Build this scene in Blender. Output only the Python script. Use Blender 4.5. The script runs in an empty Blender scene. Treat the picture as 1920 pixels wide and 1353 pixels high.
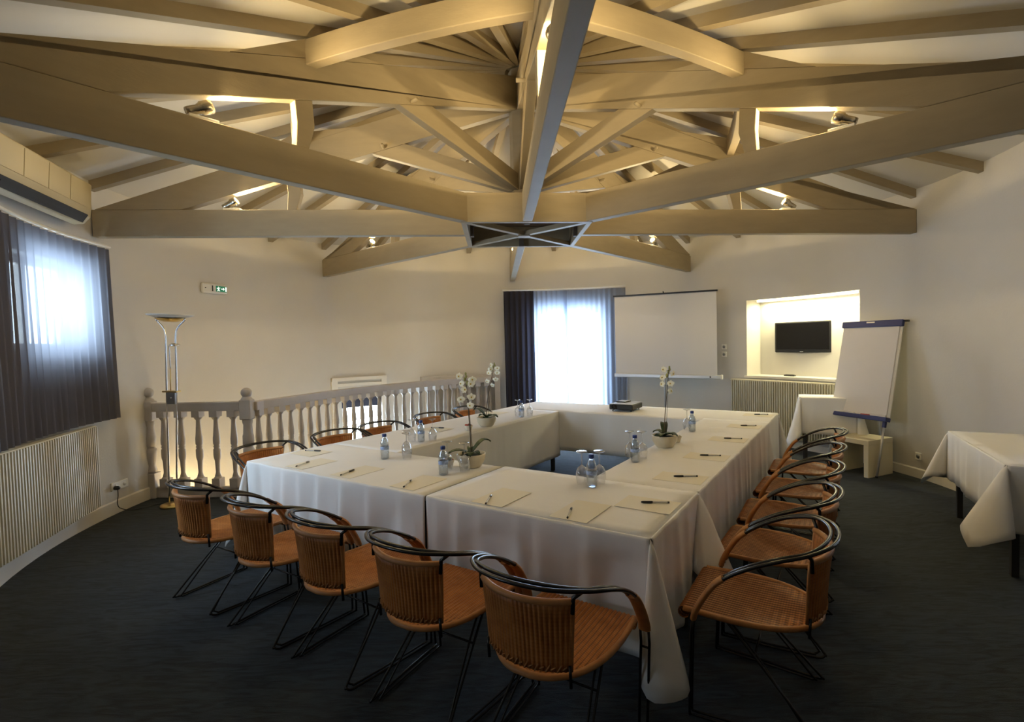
import bpy, bmesh, math, random
from mathutils import Vector, Matrix
random.seed(7)
S = bpy.context.scene
COL = S.collection
PI = math.pi
sin, cos, rad = math.sin, math.cos, math.radians

# ---------------------------------------------------------------- camera, world, exposure
CAM_H = 1.62
cam_d = bpy.data.cameras.new('camera')
cam = bpy.data.objects.new('camera', cam_d)
COL.objects.link(cam)
cam_d.sensor_fit = 'HORIZONTAL'
cam_d.sensor_width = 36.0
cam_d.lens = 36.0 * 945.387 / 1920
cam_d.shift_x = (960 - 1015) / 1920
cam_d.clip_start = 0.05
_r = Vector((0.999717, -0.000842, -0.023755)); _u = Vector((0.02377, 0.035419, 0.99909)); _f = Vector((0, 0.999372, -0.035429))
cam.matrix_world = Matrix(((_r.x, _u.x, -_f.x, 0), (_r.y, _u.y, -_f.y, 0), (_r.z, _u.z, -_f.z, CAM_H), (0, 0, 0, 1)))
S.camera = cam

world = bpy.data.worlds.new('overcast_sky')
S.world = world
world.use_nodes = True
_bg = world.node_tree.nodes['Background']
_bg.inputs['Color'].default_value = (0.66, 0.83, 1.0, 1)
_bg.inputs['Strength'].default_value = 19.0
S.view_settings.view_transform = 'Standard'
S.view_settings.look = 'None'
S.view_settings.gamma = 1.0
S.view_settings.use_curve_mapping = False
S.view_settings.exposure = 1.45
S.cycles.max_bounces = 10
S.cycles.diffuse_bounces = 5
S.cycles.transparent_max_bounces = 24
S.cycles.sample_clamp_indirect = 6.0
S.cycles.caustics_reflective = False
S.cycles.caustics_refractive = False
SPOT_W = 54.0
SPILL_W = 11.0
SPOT_COL = (1.0, 0.76, 0.38)

# ---------------------------------------------------------------- frames of reference
HX, HY, YAW = -0.15095, 5.33004, 0.087339

def hub(a, r, z, off=0.0):
    """Point at bearing a (degrees, clockwise from the far truss), radius r from the hub axis, pushed sideways by off."""
    t = rad(a) - YAW
    return Vector((HX + r * sin(t) + off * cos(t), HY + r * cos(t) - off * sin(t), z))

def hdir(a):
    t = rad(a) - YAW
    return Vector((sin(t), cos(t), 0))

TX, TY, TYAW, TW, TL = 0.19196, 4.85054, -0.558519, 3.27512, 4.23008
_tc, _ts = cos(TYAW), sin(TYAW)

def tab(a, b, z):
    return Vector((TX + _tc * a - _ts * b, TY + _ts * a + _tc * b, z))

PROFILE = [(-180, 4.1), (-125, 4.1), (-111, 4.14), (-92.5, 4.19), (-85, 4.22), (-70, 4.28), (-45, 4.26), (-25, 4.08), (0, 3.9), (25, 3.95),
           (45, 4.12), (60, 4.25), (75, 4.35), (87, 4.39), (93, 4.42), (110, 4.42), (125, 4.4), (180, 4.4)]
def RW(a):
    for (a0, r0), (a1, r1) in zip(PROFILE, PROFILE[1:]):
        if a0 <= a <= a1:
            return r0 + (r1 - r0) * (a - a0) / (a1 - a0)
    return 4.2

RAIL = [(-80.7, 3.10), (-74, 3.02), (-67, 2.99), (-52, 3.08), (-40, 3.2), (-27, 3.4), (-15, 3.62), (-7, 3.76)]
def RR(a):
    for (a0, r0), (a1, r1) in zip(RAIL, RAIL[1:]):
        if a0 <= a <= a1:
            return r0 + (r1 - r0) * (a - a0) / (a1 - a0)
    return RAIL[0][1] if a < RAIL[0][0] else RAIL[-1][1]

def frange(a, b, step):
    n = max(1, int(round(abs(b - a) / step)))
    return [a + (b - a) * i / n for i in range(n + 1)]

# ---------------------------------------------------------------- materials
def mat(name, col, rough=0.6, metal=0.0, noise=0.0, nscale=8.0, bump=0.0, bscale=60.0, spec=0.5, emit=None, estr=0.0, stretch=None, sheen=0.0):
    m = bpy.data.materials.new(name)
    m.use_nodes = True
    nt = m.node_tree
    b = nt.nodes['Principled BSDF']
    b.inputs['Base Color'].default_value = (*col, 1)
    b.inputs['Roughness'].default_value = rough
    b.inputs['Metallic'].default_value = metal
    b.inputs['Specular IOR Level'].default_value = spec
    if sheen:
        b.inputs['Sheen Weight'].default_value = sheen
    if emit:
        b.inputs['Emission Color'].default_value = (*emit, 1)
        b.inputs['Emission Strength'].default_value = estr
    tc = None
    if noise or bump:
        tc = nt.nodes.new('ShaderNodeTexCoord')
        mp = nt.nodes.new('ShaderNodeMapping')
        if stretch:
            mp.inputs['Scale'].default_value = stretch
        nt.links.new(tc.outputs['Object'], mp.inputs['Vector'])
    if noise:
        n = nt.nodes.new('ShaderNodeTexNoise')
        n.inputs['Scale'].default_value = nscale
        n.inputs['Detail'].default_value = 5
        nt.links.new(mp.outputs['Vector'], n.inputs['Vector'])
        cr = nt.nodes.new('ShaderNodeValToRGB')
        cr.color_ramp.elements[0].position = 0.3
        cr.color_ramp.elements[1].position = 0.7
        cr.color_ramp.elements[0].color = (*[max(0, c * (1 - noise)) for c in col], 1)
        cr.color_ramp.elements[1].color = (*[min(1, c * (1 + noise)) for c in col], 1)
        nt.links.new(n.outputs['Fac'], cr.inputs['Fac'])
        nt.links.new(cr.outputs['Color'], b.inputs['Base Color'])
    if bump:
        n2 = nt.nodes.new('ShaderNodeTexNoise')
        n2.inputs['Scale'].default_value = bscale
        n2.inputs['Detail'].default_value = 4
        nt.links.new(mp.outputs['Vector'], n2.inputs['Vector'])
        bp = nt.nodes.new('ShaderNodeBump')
        bp.inputs['Strength'].default_value = bump
        bp.inputs['Distance'].default_value = 0.02
        nt.links.new(n2.outputs['Fac'], bp.inputs['Height'])
        nt.links.new(bp.outputs['Normal'], b.inputs['Normal'])
    return m

def mat_sheer(name, diff, trans, f_transp, f_transl):
    m = bpy.data.materials.new(name)
    m.use_nodes = True
    nt = m.node_tree
    nt.nodes.remove(nt.nodes['Principled BSDF'])
    out = nt.nodes['Material Output']
    d = nt.nodes.new('ShaderNodeBsdfDiffuse'); d.inputs['Color'].default_value = (*diff, 1)
    t = nt.nodes.new('ShaderNodeBsdfTranslucent'); t.inputs['Color'].default_value = (*trans, 1)
    p = nt.nodes.new('ShaderNodeBsdfTransparent'); p.inputs['Color'].default_value = (0.92, 0.95, 1, 1)
    # woven threads vary the openness slightly
    tc = nt.nodes.new('ShaderNodeTexCoord')
    n = nt.nodes.new('ShaderNodeTexNoise'); n.inputs['Scale'].default_value = 30
    nt.links.new(tc.outputs['Object'], n.inputs['Vector'])
    mr = nt.nodes.new('ShaderNodeMapRange')
    mr.inputs['To Min'].default_value = f_transp * 0.85; mr.inputs['To Max'].default_value = f_transp * 1.15
    nt.links.new(n.outputs['Fac'], mr.inputs['Value'])
    m1 = nt.nodes.new('ShaderNodeMixShader'); m1.inputs['Fac'].default_value = f_transl
    m2 = nt.nodes.new('ShaderNodeMixShader')
    nt.links.new(mr.outputs['Result'], m2.inputs['Fac'])
    nt.links.new(d.outputs[0], m1.inputs[1]); nt.links.new(t.outputs[0], m1.inputs[2])
    nt.links.new(m1.outputs[0], m2.inputs[1]); nt.links.new(p.outputs[0], m2.inputs[2])
    nt.links.new(m2.outputs[0], out.inputs['Surface'])
    return m

def mat_thin_glass(name, tint=(1, 1, 1), base=0.06, edge=0.75):
    m = bpy.data.materials.new(name)
    m.use_nodes = True
    nt = m.node_tree
    nt.nodes.remove(nt.nodes['Principled BSDF'])
    out = nt.nodes['Material Output']
    p = nt.nodes.new('ShaderNodeBsdfTransparent'); p.inputs['Color'].default_value = (*tint, 1)
    g = nt.nodes.new('ShaderNodeBsdfGlossy'); g.inputs['Roughness'].default_value = 0.05
    lw = nt.nodes.new('ShaderNodeLayerWeight'); lw.inputs['Blend'].default_value = 0.35
    mr = nt.nodes.new('ShaderNodeMapRange'); mr.inputs['To Min'].default_value = base; mr.inputs['To Max'].default_value = edge
    mx = nt.nodes.new('ShaderNodeMixShader')
    nt.links.new(lw.outputs['Facing'], mr.inputs['Value'])
    nt.links.new(mr.outputs['Result'], mx.inputs['Fac'])
    nt.links.new(p.outputs[0], mx.inputs[1]); nt.links.new(g.outputs[0], mx.inputs[2])
    nt.links.new(mx.outputs[0], out.inputs['Surface'])
    return m

def mat_carpet():
    m = mat('dark_carpet', (0.030, 0.040, 0.048), rough=0.8, spec=0.3, sheen=0.06)
    nt = m.node_tree
    b = nt.nodes['Principled BSDF']
    tc = nt.nodes.new('ShaderNodeTexCoord')
    mp = nt.nodes.new('ShaderNodeMapping'); mp.inputs['Rotation'].default_value = (0, 0, 0.9); mp.inputs['Scale'].default_value = (1, 5, 1)
    nt.links.new(tc.outputs['Object'], mp.inputs['Vector'])
    w = nt.nodes.new('ShaderNodeTexNoise'); w.inputs['Scale'].default_value = 5; w.inputs['Detail'].default_value = 3; w.inputs['Distortion'].default_value = 1.6
    nt.links.new(mp.outputs['Vector'], w.inputs['Vector'])
    cr = nt.nodes.new('ShaderNodeValToRGB')
    e = cr.color_ramp.elements
    e[0].position = 0.35; e[0].color = (0.007, 0.0105, 0.0135, 1)
    e[1].position = 0.62; e[1].color = (0.023, 0.033, 0.041, 1)
    nt.links.new(w.outputs['Fac'], cr.inputs['Fac'])
    nt.links.new(cr.outputs['Color'], b.inputs['Base Color'])
    f = nt.nodes.new('ShaderNodeTexNoise'); f.inputs['Scale'].default_value = 260; f.inputs['Detail'].default_value = 2
    nt.links.new(tc.outputs['Object'], f.inputs['Vector'])
    ad = nt.nodes.new('ShaderNodeMath'); ad.operation = 'ADD'
    nt.links.new(w.outputs['Fac'], ad.inputs[0]); nt.links.new(f.outputs['Fac'], ad.inputs[1])
    bp = nt.nodes.new('ShaderNodeBump'); bp.inputs['Strength'].default_value = 0.6; bp.inputs['Distance'].default_value = 0.01
    nt.links.new(ad.outputs[0], bp.inputs['Height'])
    nt.links.new(bp.outputs['Normal'], b.inputs['Normal'])
    return m

def mat_rattan(name, across):
    """Split canes: dark gaps between the ribs (along X) crossed by a fine weave."""
    m = mat(name, (0.42, 0.17, 0.045), rough=0.5, spec=0.4)
    nt = m.node_tree
    b = nt.nodes['Principled BSDF']
    tc = nt.nodes.new('ShaderNodeTexCoord')
    n = nt.nodes.new('ShaderNodeTexNoise'); n.inputs['Scale'].default_value = 22; n.inputs['Detail'].default_value = 4
    nt.links.new(tc.outputs['Object'], n.inputs['Vector'])
    cr = nt.nodes.new('ShaderNodeValToRGB')
    cr.color_ramp.elements[0].position = 0.3; cr.color_ramp.elements[0].color = (0.40, 0.142, 0.033, 1)
    cr.color_ramp.elements[1].position = 0.75; cr.color_ramp.elements[1].color = (0.57, 0.235, 0.062, 1)
    nt.links.new(n.outputs['Fac'], cr.inputs['Fac'])
    col = cr.outputs['Color']
    hgt = None
    for ax, sc, dark, fac in across:
        w = nt.nodes.new('ShaderNodeTexWave'); w.wave_type = 'BANDS'; w.bands_direction = ax
        w.inputs['Scale'].default_value = sc; w.inputs['Distortion'].default_value = 0.3; w.inputs['Detail'].default_value = 1
        nt.links.new(tc.outputs['Object'], w.inputs['Vector'])
        r = nt.nodes.new('ShaderNodeValToRGB')
        r.color_ramp.elements[0].position = 0.05; r.color_ramp.elements[0].color = (dark, dark * 0.85, dark * 0.8, 1)
        r.color_ramp.elements[1].position = 0.45; r.color_ramp.elements[1].color = (1, 1, 1, 1)
        nt.links.new(w.outputs['Fac'], r.inputs['Fac'])
        mx = nt.nodes.new('ShaderNodeMixRGB'); mx.blend_type = 'MULTIPLY'; mx.inputs['Fac'].default_value = fac
        nt.links.new(col, mx.inputs[1]); nt.links.new(r.outputs['Color'], mx.inputs[2])
        col = mx.outputs['Color']; hgt = w.outputs['Fac']
    nt.links.new(col, b.inputs['Base Color'])
    bp = nt.nodes.new('ShaderNodeBump'); bp.inputs['Strength'].default_value = 0.45; bp.inputs['Distance'].default_value = 0.004
    nt.links.new(hgt, bp.inputs['Height'])
    nt.links.new(bp.outputs['Normal'], b.inputs['Normal'])
    return m

M = {}
M['wall'] = mat('cream_wall_paint', (0.57, 0.545, 0.50), 0.75, noise=0.02, nscale=2.5, bump=0.06, bscale=40)
M['wall_front'] = mat('low_bounce_taupe', (0.34, 0.30, 0.25), 0.8, noise=0.03)  # unseen wall, toned darker than the room to cut bounce light
M['ceil'] = mat('white_ceiling_plaster', (0.60, 0.57, 0.51), 0.8, noise=0.02, nscale=3)
M['beam'] = mat('taupe_beam_paint', (0.315, 0.255, 0.165), 0.6, noise=0.05, nscale=5, bump=0.05, bscale=25, stretch=(1, 1, 4))
M['beam_dark'] = mat('dark_hub_brown', (0.10, 0.075, 0.055), 0.7)
M['carpet'] = mat_carpet()
M['trim'] = mat('cream_trim_paint', (0.70, 0.66, 0.58), 0.45)
M['rail'] = mat('grey_balustrade_paint', (0.47, 0.43, 0.39), 0.5, noise=0.04, nscale=10)
M['cloth'] = mat('white_linen', (0.88, 0.87, 0.85), 0.85, noise=0.012, nscale=4, bump=0.12, bscale=9, spec=0.25)
M['rattan'] = mat_rattan('woven_rattan', (('Y', 30.0, 0.45, 0.5), ('X', 15.3, 0.25, 0.9)))
M['rattan_back'] = mat_rattan('split_cane_rattan', (('Z', 22.0, 0.6, 0.25), ('X', 19.0, 0.4, 0.38)))
M['rattan_rim'] = mat('smooth_rattan_binding', (0.46, 0.21, 0.07), 0.5, noise=0.15, nscale=30)
M['tube'] = mat('black_lacquered_tube', (0.008, 0.0075, 0.009), 0.25, spec=0.5)
M['black'] = mat('black_plastic', (0.012, 0.012, 0.013), 0.35)
M['black_matte'] = mat('black_matte', (0.02, 0.02, 0.02), 0.7)
M['screen_black'] = mat('tv_screen', (0.004, 0.004, 0.005), 0.12)
M['chrome'] = mat('chrome', (0.75, 0.74, 0.72), 0.18, metal=1)
M['brass'] = mat('brass', (0.62, 0.44, 0.16), 0.28, metal=1)
M['nickel'] = mat('warm_nickel', (0.62, 0.56, 0.44), 0.25, metal=1)
M['steel'] = mat('grey_steel', (0.32, 0.32, 0.32), 0.35, metal=0.8)
M['alu'] = mat('pale_aluminium', (0.62, 0.63, 0.65), 0.4, metal=0.6)
M['white'] = mat('white_plastic', (0.78, 0.76, 0.70), 0.4)
M['cream_metal'] = mat('cream_radiator_enamel', (0.54, 0.50, 0.38), 0.45, noise=0.02)
M['ac'] = mat('ivory_ac_plastic', (0.46, 0.40, 0.27), 0.5, noise=0.03, nscale=5)
M['bulb'] = mat('lit_halogen_lens', (1, 0.9, 0.7), 0.4, emit=(1.0, 0.80, 0.48), estr=40)
M['niche_tube'] = mat('lit_niche_tube', (1, 0.95, 0.8), 0.4, emit=(1.0, 0.90, 0.62), estr=5)
M['paper'] = mat('ivory_paper', (0.84, 0.79, 0.66), 0.8)
M['pad'] = mat('flipchart_paper', (0.74, 0.70, 0.66), 0.8, noise=0.01)
M['blue'] = mat('navy_plastic', (0.022, 0.035, 0.16), 0.4)
M['capblue'] = mat('blue_bottle_cap', (0.02, 0.05, 0.22), 0.4)
M['label'] = mat('blue_bottle_label', (0.36, 0.48, 0.80), 0.5, noise=0.35, nscale=60)
M['glass'] = mat_thin_glass('clear_glass', (0.97, 0.98, 1.0), 0.16, 0.95)
M['pet'] = mat_thin_glass('clear_pet_bottle', (0.92, 0.96, 1.0), 0.14, 0.8)
M['pane'] = mat_thin_glass('window_pane_glass', (0.96, 0.98, 1.0), 0.03, 0.5)
M['pot'] = mat('ivory_ceramic', (0.70, 0.62, 0.46), 0.4, noise=0.05, nscale=15)
M['leaf'] = mat('dark_orchid_leaf', (0.018, 0.045, 0.012), 0.4, noise=0.3, nscale=25)
M['stem'] = mat('brown_orchid_stem', (0.085, 0.06, 0.035), 0.6)
M['petal'] = mat_sheer('ivory_orchid_petal', (0.92, 0.90, 0.78), (0.88, 0.86, 0.70), 0.0, 0.45)
M['pollen'] = mat('yellow_orchid_throat', (0.62, 0.42, 0.05), 0.6)
M['bud'] = mat('green_orchid_bud', (0.35, 0.36, 0.14), 0.6)
M['soil'] = mat('dark_moss', (0.03, 0.035, 0.012), 0.9)
M['red'] = mat('red_candy_wrap', (0.45, 0.04, 0.03), 0.35)
M['darkgreen'] = mat('green_candy_wrap', (0.02, 0.09, 0.04), 0.35)
M['cup'] = mat('ivory_cup', (0.74, 0.68, 0.56), 0.4)
M['green'] = mat('green_exit_panel', (0.0, 0.19, 0.095), 0.5, emit=(0.0, 0.30, 0.16), estr=0.05)
M['exit_white'] = mat('lit_exit_pictogram', (0.9, 0.95, 0.92), 0.5, emit=(0.8, 1.0, 0.9), estr=0.35)
M['exit_case'] = mat('exit_sign_case', (0.66, 0.64, 0.58), 0.5)
M['drape'] = mat_sheer('heavy_charcoal_drape', (0.050, 0.047, 0.056), (0.03, 0.03, 0.045), 0.01, 0.3)
M['sheer'] = mat_sheer('charcoal_sheer_voile', (0.15, 0.14, 0.16), (0.13, 0.14, 0.165), 0.030, 0.5)
M['sheer_pale'] = mat_sheer('blue_grey_sheer_voile', (0.22, 0.24, 0.31), (0.27, 0.32, 0.42), 0.20, 0.5)
M['blind'] = mat('navy_roller_blind', (0.045, 0.055, 0.10), 0.8)
M['proj_screen'] = mat('projection_screen_fabric', (0.66, 0.66, 0.68), 0.85)
M['wood_white'] = mat('whitewashed_bench_board', (0.74, 0.66, 0.46), 0.5, noise=0.04, nscale=4)
M['pen_clear'] = mat('clear_white_pen_barrel', (0.72, 0.70, 0.66), 0.25)
M['table_top'] = mat('grey_table_board', (0.35, 0.32, 0.28), 0.6)

# ---------------------------------------------------------------- mesh building
class MB:
    def __init__(s):
        s.v = []; s.f = []; s.sm = []
    def add(s, vs, fs, smooth=False):
        o = len(s.v)
        s.v += [Vector(p) for p in vs]
        s.f += [tuple(i + o for i in f) for f in fs]
        s.sm += [smooth] * len(fs)
        return s
    def hexa(s, p):                           # eight corners: bottom ring of four, top ring of four
        return s.add(p, [(0, 3, 2, 1), (4, 5, 6, 7), (0, 1, 5, 4), (1, 2, 6, 5), (2, 3, 7, 6), (3, 0, 4, 7)])
    def box(s, c, d, rz=0.0):
        x, y, z = d[0] / 2, d[1] / 2, d[2] / 2
        R = Matrix.Rotation(rz, 3, 'Z'); c = Vector(c)
        return s.hexa([c + R @ Vector(q) for q in ((-x, -y, -z), (x, -y, -z), (x, y, -z), (-x, y, -z), (-x, -y, z), (x, -y, z), (x, y, z), (-x, y, z))])
    def obox(s, c, ax, ay, az, d):            # oriented box on three unit axes
        c = Vector(c); X, Y, Z = Vector(ax) * d[0] / 2, Vector(ay) * d[1] / 2, Vector(az) * d[2] / 2
        return s.hexa([c - X - Y - Z, c + X - Y - Z, c + X + Y - Z, c - X + Y - Z, c - X - Y + Z, c + X - Y + Z, c + X + Y + Z, c - X + Y + Z])
    def prism(s, poly, ext):                  # planar polygon swept by a vector
        n = len(poly); e = Vector(ext)
        vs = [Vector(p) for p in poly] + [Vector(p) + e for p in poly]
        return s.add(vs, [tuple(range(n))[::-1], tuple(range(n, 2 * n))] + [(i, (i + 1) % n, n + (i + 1) % n, n + i) for i in range(n)])
    def tube(s, path, r, seg=8, closed=False, smooth=True, caps=True):
        P = [Vector(p) for p in path]; n = len(P); rr = r if isinstance(r, (list, tuple)) else [r] * n
        vs = []; up = None
        for i in range(n):
            if closed: t = P[(i + 1) % n] - P[i - 1]
            else: t = P[min(i + 1, n - 1)] - P[max(i - 1, 0)]
            t = t.normalized() if t.length > 1e-9 else Vector((0, 0, 1))
            if up is None:
                a = Vector((0, 0, 1)) if abs(t.z) < 0.9 else Vector((1, 0, 0))
                up = (a - t * a.dot(t)).normalized()
            else:
                up = up - t * up.dot(t)
                up = up.normalized() if up.length > 1e-6 else t.orthogonal().normalized()
            w = t.cross(up)
            for k in range(seg):
                q = 2 * PI * k / seg
                vs.append(P[i] + (up * cos(q) + w * sin(q)) * rr[i])
        fs = []
        for i in range(n if closed else n - 1):
            j = (i + 1) % n
            for k in range(seg):
                l = (k + 1) % seg
                fs.append((i * seg + k, i * seg + l, j * seg + l, j * seg + k))
        if caps and not closed:
            fs += [tuple(range(seg))[::-1], tuple(range((n - 1) * seg, n * seg))]
        return s.add(vs, fs, smooth)
    def lathe(s, prof, c=(0, 0, 0), seg=16, smooth=True, axis=None):
        c = Vector(c)
        if axis is None: X, Y, Z = Vector((1, 0, 0)), Vector((0, 1, 0)), Vector((0, 0, 1))
        else:
            Z = Vector(axis).normalized(); X = Z.orthogonal().normalized(); Y = Z.cross(X)
        vs = [c + X * (r * cos(2 * PI * k / seg)) + Y * (r * sin(2 * PI * k / seg)) + Z * z for r, z in prof for k in range(seg)]
        fs = [(i * seg + k, i * seg + (k + 1) % seg, (i + 1) * seg + (k + 1) % seg, (i + 1) * seg + k) for i in range(len(prof) - 1) for k in range(seg)]
        return s.add(vs, fs, smooth)
    def grid(s, rows, smooth=True, flip=False):
        n, m = len(rows), len(rows[0])
        vs = [p for r in rows for p in r]
        fs = [(i * m + j, i * m + j + 1, (i + 1) * m + j + 1, (i + 1) * m + j) for i in range(n - 1) for j in range(m - 1)]
        if flip: fs = [f[::-1] for f in fs]
        return s.add(vs, fs, smooth)
    def ball(s, c, r, seg=10, rings=6, sc=(1, 1, 1)):
        vs = []; c = Vector(c)
        for i in range(rings + 1):
            t = PI * i / rings
            for k in range(seg):
                p = 2 * PI * k / seg
                vs.append(c + Vector((r * sc[0] * sin(t) * cos(p), r * sc[1] * sin(t) * sin(p), r * sc[2] * cos(t))))
        return s.add(vs, [(i * seg + k, i * seg + (k + 1) % seg, (i + 1) * seg + (k + 1) % seg, (i + 1) * seg + k) for i in range(rings) for k in range(seg)], True)
    def build(s, name, m, parent=None, merge=0.0, bevel=0.0, solid=0.0, recalc=True):
        me = bpy.data.meshes.new(name)
        bm = bmesh.new()
        bv = [bm.verts.new(p) for p in s.v]
        for f, q in zip(s.f, s.sm):
            try:
                nf = bm.faces.new([bv[i] for i in f]); nf.smooth = q
            except ValueError:
                pass
        if merge: bmesh.ops.remove_doubles(bm, verts=bm.verts, dist=merge)
        if recalc: bmesh.ops.recalc_face_normals(bm, faces=bm.faces)
        bm.to_mesh(me); bm.free()
        me.materials.append(m)
        o = bpy.data.objects.new(name, me)
        COL.objects.link(o)
        if parent: attach(o, parent)
        if bevel:
            b = o.modifiers.new('bevel', 'BEVEL'); b.width = bevel; b.segments = 2; b.limit_method = 'ANGLE'; b.angle_limit = 0.7
        if solid:
            b = o.modifiers.new('solid', 'SOLIDIFY'); b.thickness = solid; b.offset = 0
        return o

def world_of(o):
    m = Matrix.LocRotScale(o.location, o.rotation_euler, o.scale)
    if o.parent: m = world_of(o.parent) @ o.matrix_parent_inverse @ m
    return m
def attach(o, parent):
    o.parent = parent
    o.matrix_parent_inverse = world_of(parent).inverted()
def tag(o, label, cat, group=None, kind=None):
    o['label'] = label; o['category'] = cat
    if group: o['group'] = group
    if kind: o['kind'] = kind
    return o
def thing(name, label, cat, loc=(0, 0, 0), rz=0.0, group=None):
    o = bpy.data.objects.new(name, None)
    COL.objects.link(o)
    o.empty_display_size = 0.1
    o.location = loc; o.rotation_euler = (0, 0, rz)
    return tag(o, label, cat, group)
def struct(o, label=None, cat=None):
    o['kind'] = 'structure'
    if label: o['label'] = label; o['category'] = cat
    return o
def dup(root, loc, rz, label, group=None):
    def rec(o, parent):
        c = o.copy(); COL.objects.link(c)
        if parent: c.parent = parent
        for ch in [x for x in o.children]: rec(ch, c)
        return c
    kids = list(root.children)
    r = root.copy(); COL.objects.link(r)
    for k in kids: rec(k, r)
    r.location = loc; r.rotation_euler = (0, 0, rz); r['label'] = label
    if group: r['group'] = group
    return r
def mirror_copy(src, name, parent, loc=(0, 0, 0), rz=0.0):
    """A further piece that shares the mesh of src."""
    o = bpy.data.objects.new(name, src.data); COL.objects.link(o)
    o.location = loc; o.rotation_euler = (0, 0, rz)
    if parent: attach(o, parent)
    for md in src.modifiers:
        n = o.modifiers.new(md.name, md.type)
        if md.type == 'BEVEL': n.width = md.width; n.segments = md.segments; n.limit_method = md.limit_method; n.angle_limit = md.angle_limit
    return o

def lathe_obj(name, prof, m, parent=None, c=(0, 0, 0), seg=16): return MB().lathe(prof, c, seg).build(name, m, parent)

# ================================================================ ROOM SHELL
ZCB = lambda r: 3.14 + 0.30 * (4.4 - r)          # underside of the common rafters
ZCE = lambda r: ZCB(r) + 0.092                   # plaster
R_AN = 4.5                                        # radius at which the cone gives way to the flat annexe ceiling behind the camera
AX0, AX1, AY = -3.75, 4.1, -1.6

def annex_r(a):
    d = hdir(a); best = 99
    if d.x < -1e-6: best = min(best, (AX0 - HX) / d.x)
    if d.x > 1e-6: best = min(best, (AX1 - HX) / d.x)
    if d.y < -1e-6: best = min(best, (AY - HY) / d.y)
    return best

A_L, A_R = -122.0, 122.0
def floor_r(a):
    if -80.7 <= a <= -7: return RR(a) + 0.05
    if A_L <= a <= A_R: return RW(a) + 0.1
    return annex_r(a) + 0.1

mb = MB()
ang = sorted(set([round(x, 3) for x in frange(-180, 180, 2.0)] + [-80.7, -80.72, -7, -6.98, A_L, A_R, A_L - 0.02, A_R + 0.02]))
ring = [hub(a, floor_r(a), 0) for a in ang[:-1]]
c0 = len(ring)
mb.add(ring + [hub(0, 0, 0)], [(i, c0, (i + 1) % c0) for i in range(c0)])
struct(mb.build('floor', M['carpet']), 'dark blue grey carpet with a faint veined weave', 'floor')

# ceiling: cone plus flat annexe strip
mb = MB()
aa = frange(-180, 180, 4.0)
rr_ = [0.0, 0.6, 1.5, 2.4, 3.3]
rows = []
for a in aa:
    R = RW(a) + 0.12 if A_L <= a <= A_R else R_AN
    rows.append([hub(a, r, ZCE(r)) for r in rr_] + [hub(a, R, ZCE(R))])
mb.grid(rows)
rows = []
for a in frange(A_R - 360, A_L, 4.0)[::1]:
    a2 = a if a >= -180 else a + 360
    rows.append([hub(a2, R_AN if not A_L <= a2 <= A_R else RW(a2), ZCE(R_AN)), hub(a2, annex_r(a2) + 0.1, ZCE(R_AN))])
mb.grid(rows, smooth=False)
ceiling = mb.build('ceiling', M['ceil'], merge=0.001)
struct(ceiling, 'white plaster cone of the roof behind the rafters', 'ceiling')

def wall_strip(mb, a0, a1, z0, z1, off=0.0):
    rows = []
    for a in frange(a0, a1, 2.5):
        top = ZCE(RW(a)) + 0.03 if z1 is None else z1
        rows.append([hub(a, RW(a) + off, z0), hub(a, RW(a) + off, top)])
    mb.grid(rows, smooth=True)
def reveal(mb, a0, a1, z0, z1, depth):
    """Jambs, head and sill of an opening cut through the wall."""
    A = frange(a0, a1, 2.5)
    for z in (z0, z1):
        mb.grid([[hub(a, RW(a), z), hub(a, RW(a) + depth, z)] for a in A], smooth=False)
    for a in (a0, a1):
        mb.grid([[hub(a, RW(a), z0), hub(a, RW(a), z1)], [hub(a, RW(a) + depth, z0), hub(a, RW(a) + depth, z1)]], smooth=False)

PIT = -2.4
W1 = (-105.5, -92.3, 1.66, 2.45)                  # window behind the dark curtain
W4 = (-121.6, -116.4, 1.2, 2.35)                  # added opening out of frame, throws daylight on the near cloth
W2 = (-42.4, -33.3, -0.45, 0.80)                  # low stair window
D1 = (5.2, 24.0, 0.0, 2.28)                       # balcony door
NI = (57.8, 80.5, 1.035, 2.205)                   # lit niche
mb = MB()
wall_strip(mb, A_L, W4[0], 0, None); wall_strip(mb, W4[1], W1[0], 0, None); wall_strip(mb, W1[1], -80.7, 0, None)
wall_strip(mb, W4[0], W4[1], 0, W4[2]); wall_strip(mb, W4[0], W4[1], W4[3], None); reveal(mb, *W4, 0.3)
wall_strip(mb, W1[0], W1[1], 0, W1[2]); wall_strip(mb, W1[0], W1[1], W1[3], None)
reveal(mb, *W1, 0.3)
struct(mb.build('wall_left', M['wall'], recalc=False), 'cream wall with the curtained window and air conditioner', 'wall')
mb = MB()
wall_strip(mb, -80.7, W2[0], PIT, None); wall_strip(mb, W2[1], -7, PIT, None)
wall_strip(mb, W2[0], W2[1], PIT, W2[2]); wall_strip(mb, W2[0], W2[1], W2[3], None)
reveal(mb, *W2, 0.3)
struct(mb.build('wall_stair', M['wall'], recalc=False), 'cream curved wall behind the stair balustrade', 'wall')
mb = MB()
wall_strip(mb, -7, D1[0], 0, None); wall_strip(mb, D1[1], NI[0], 0, None)
wall_strip(mb, D1[0], D1[1], D1[3], None)
reveal(mb, *D1, 0.3)
wall_strip(mb, NI[0], NI[1], 0, NI[2]); wall_strip(mb, NI[0], NI[1], NI[3], None)
struct(mb.build('wall_rear', M['wall'], recalc=False), 'cream wall with the balcony door and the screen', 'wall')
mb = MB()
wall_strip(mb, NI[1], A_R, 0, None, -0.02)
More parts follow.
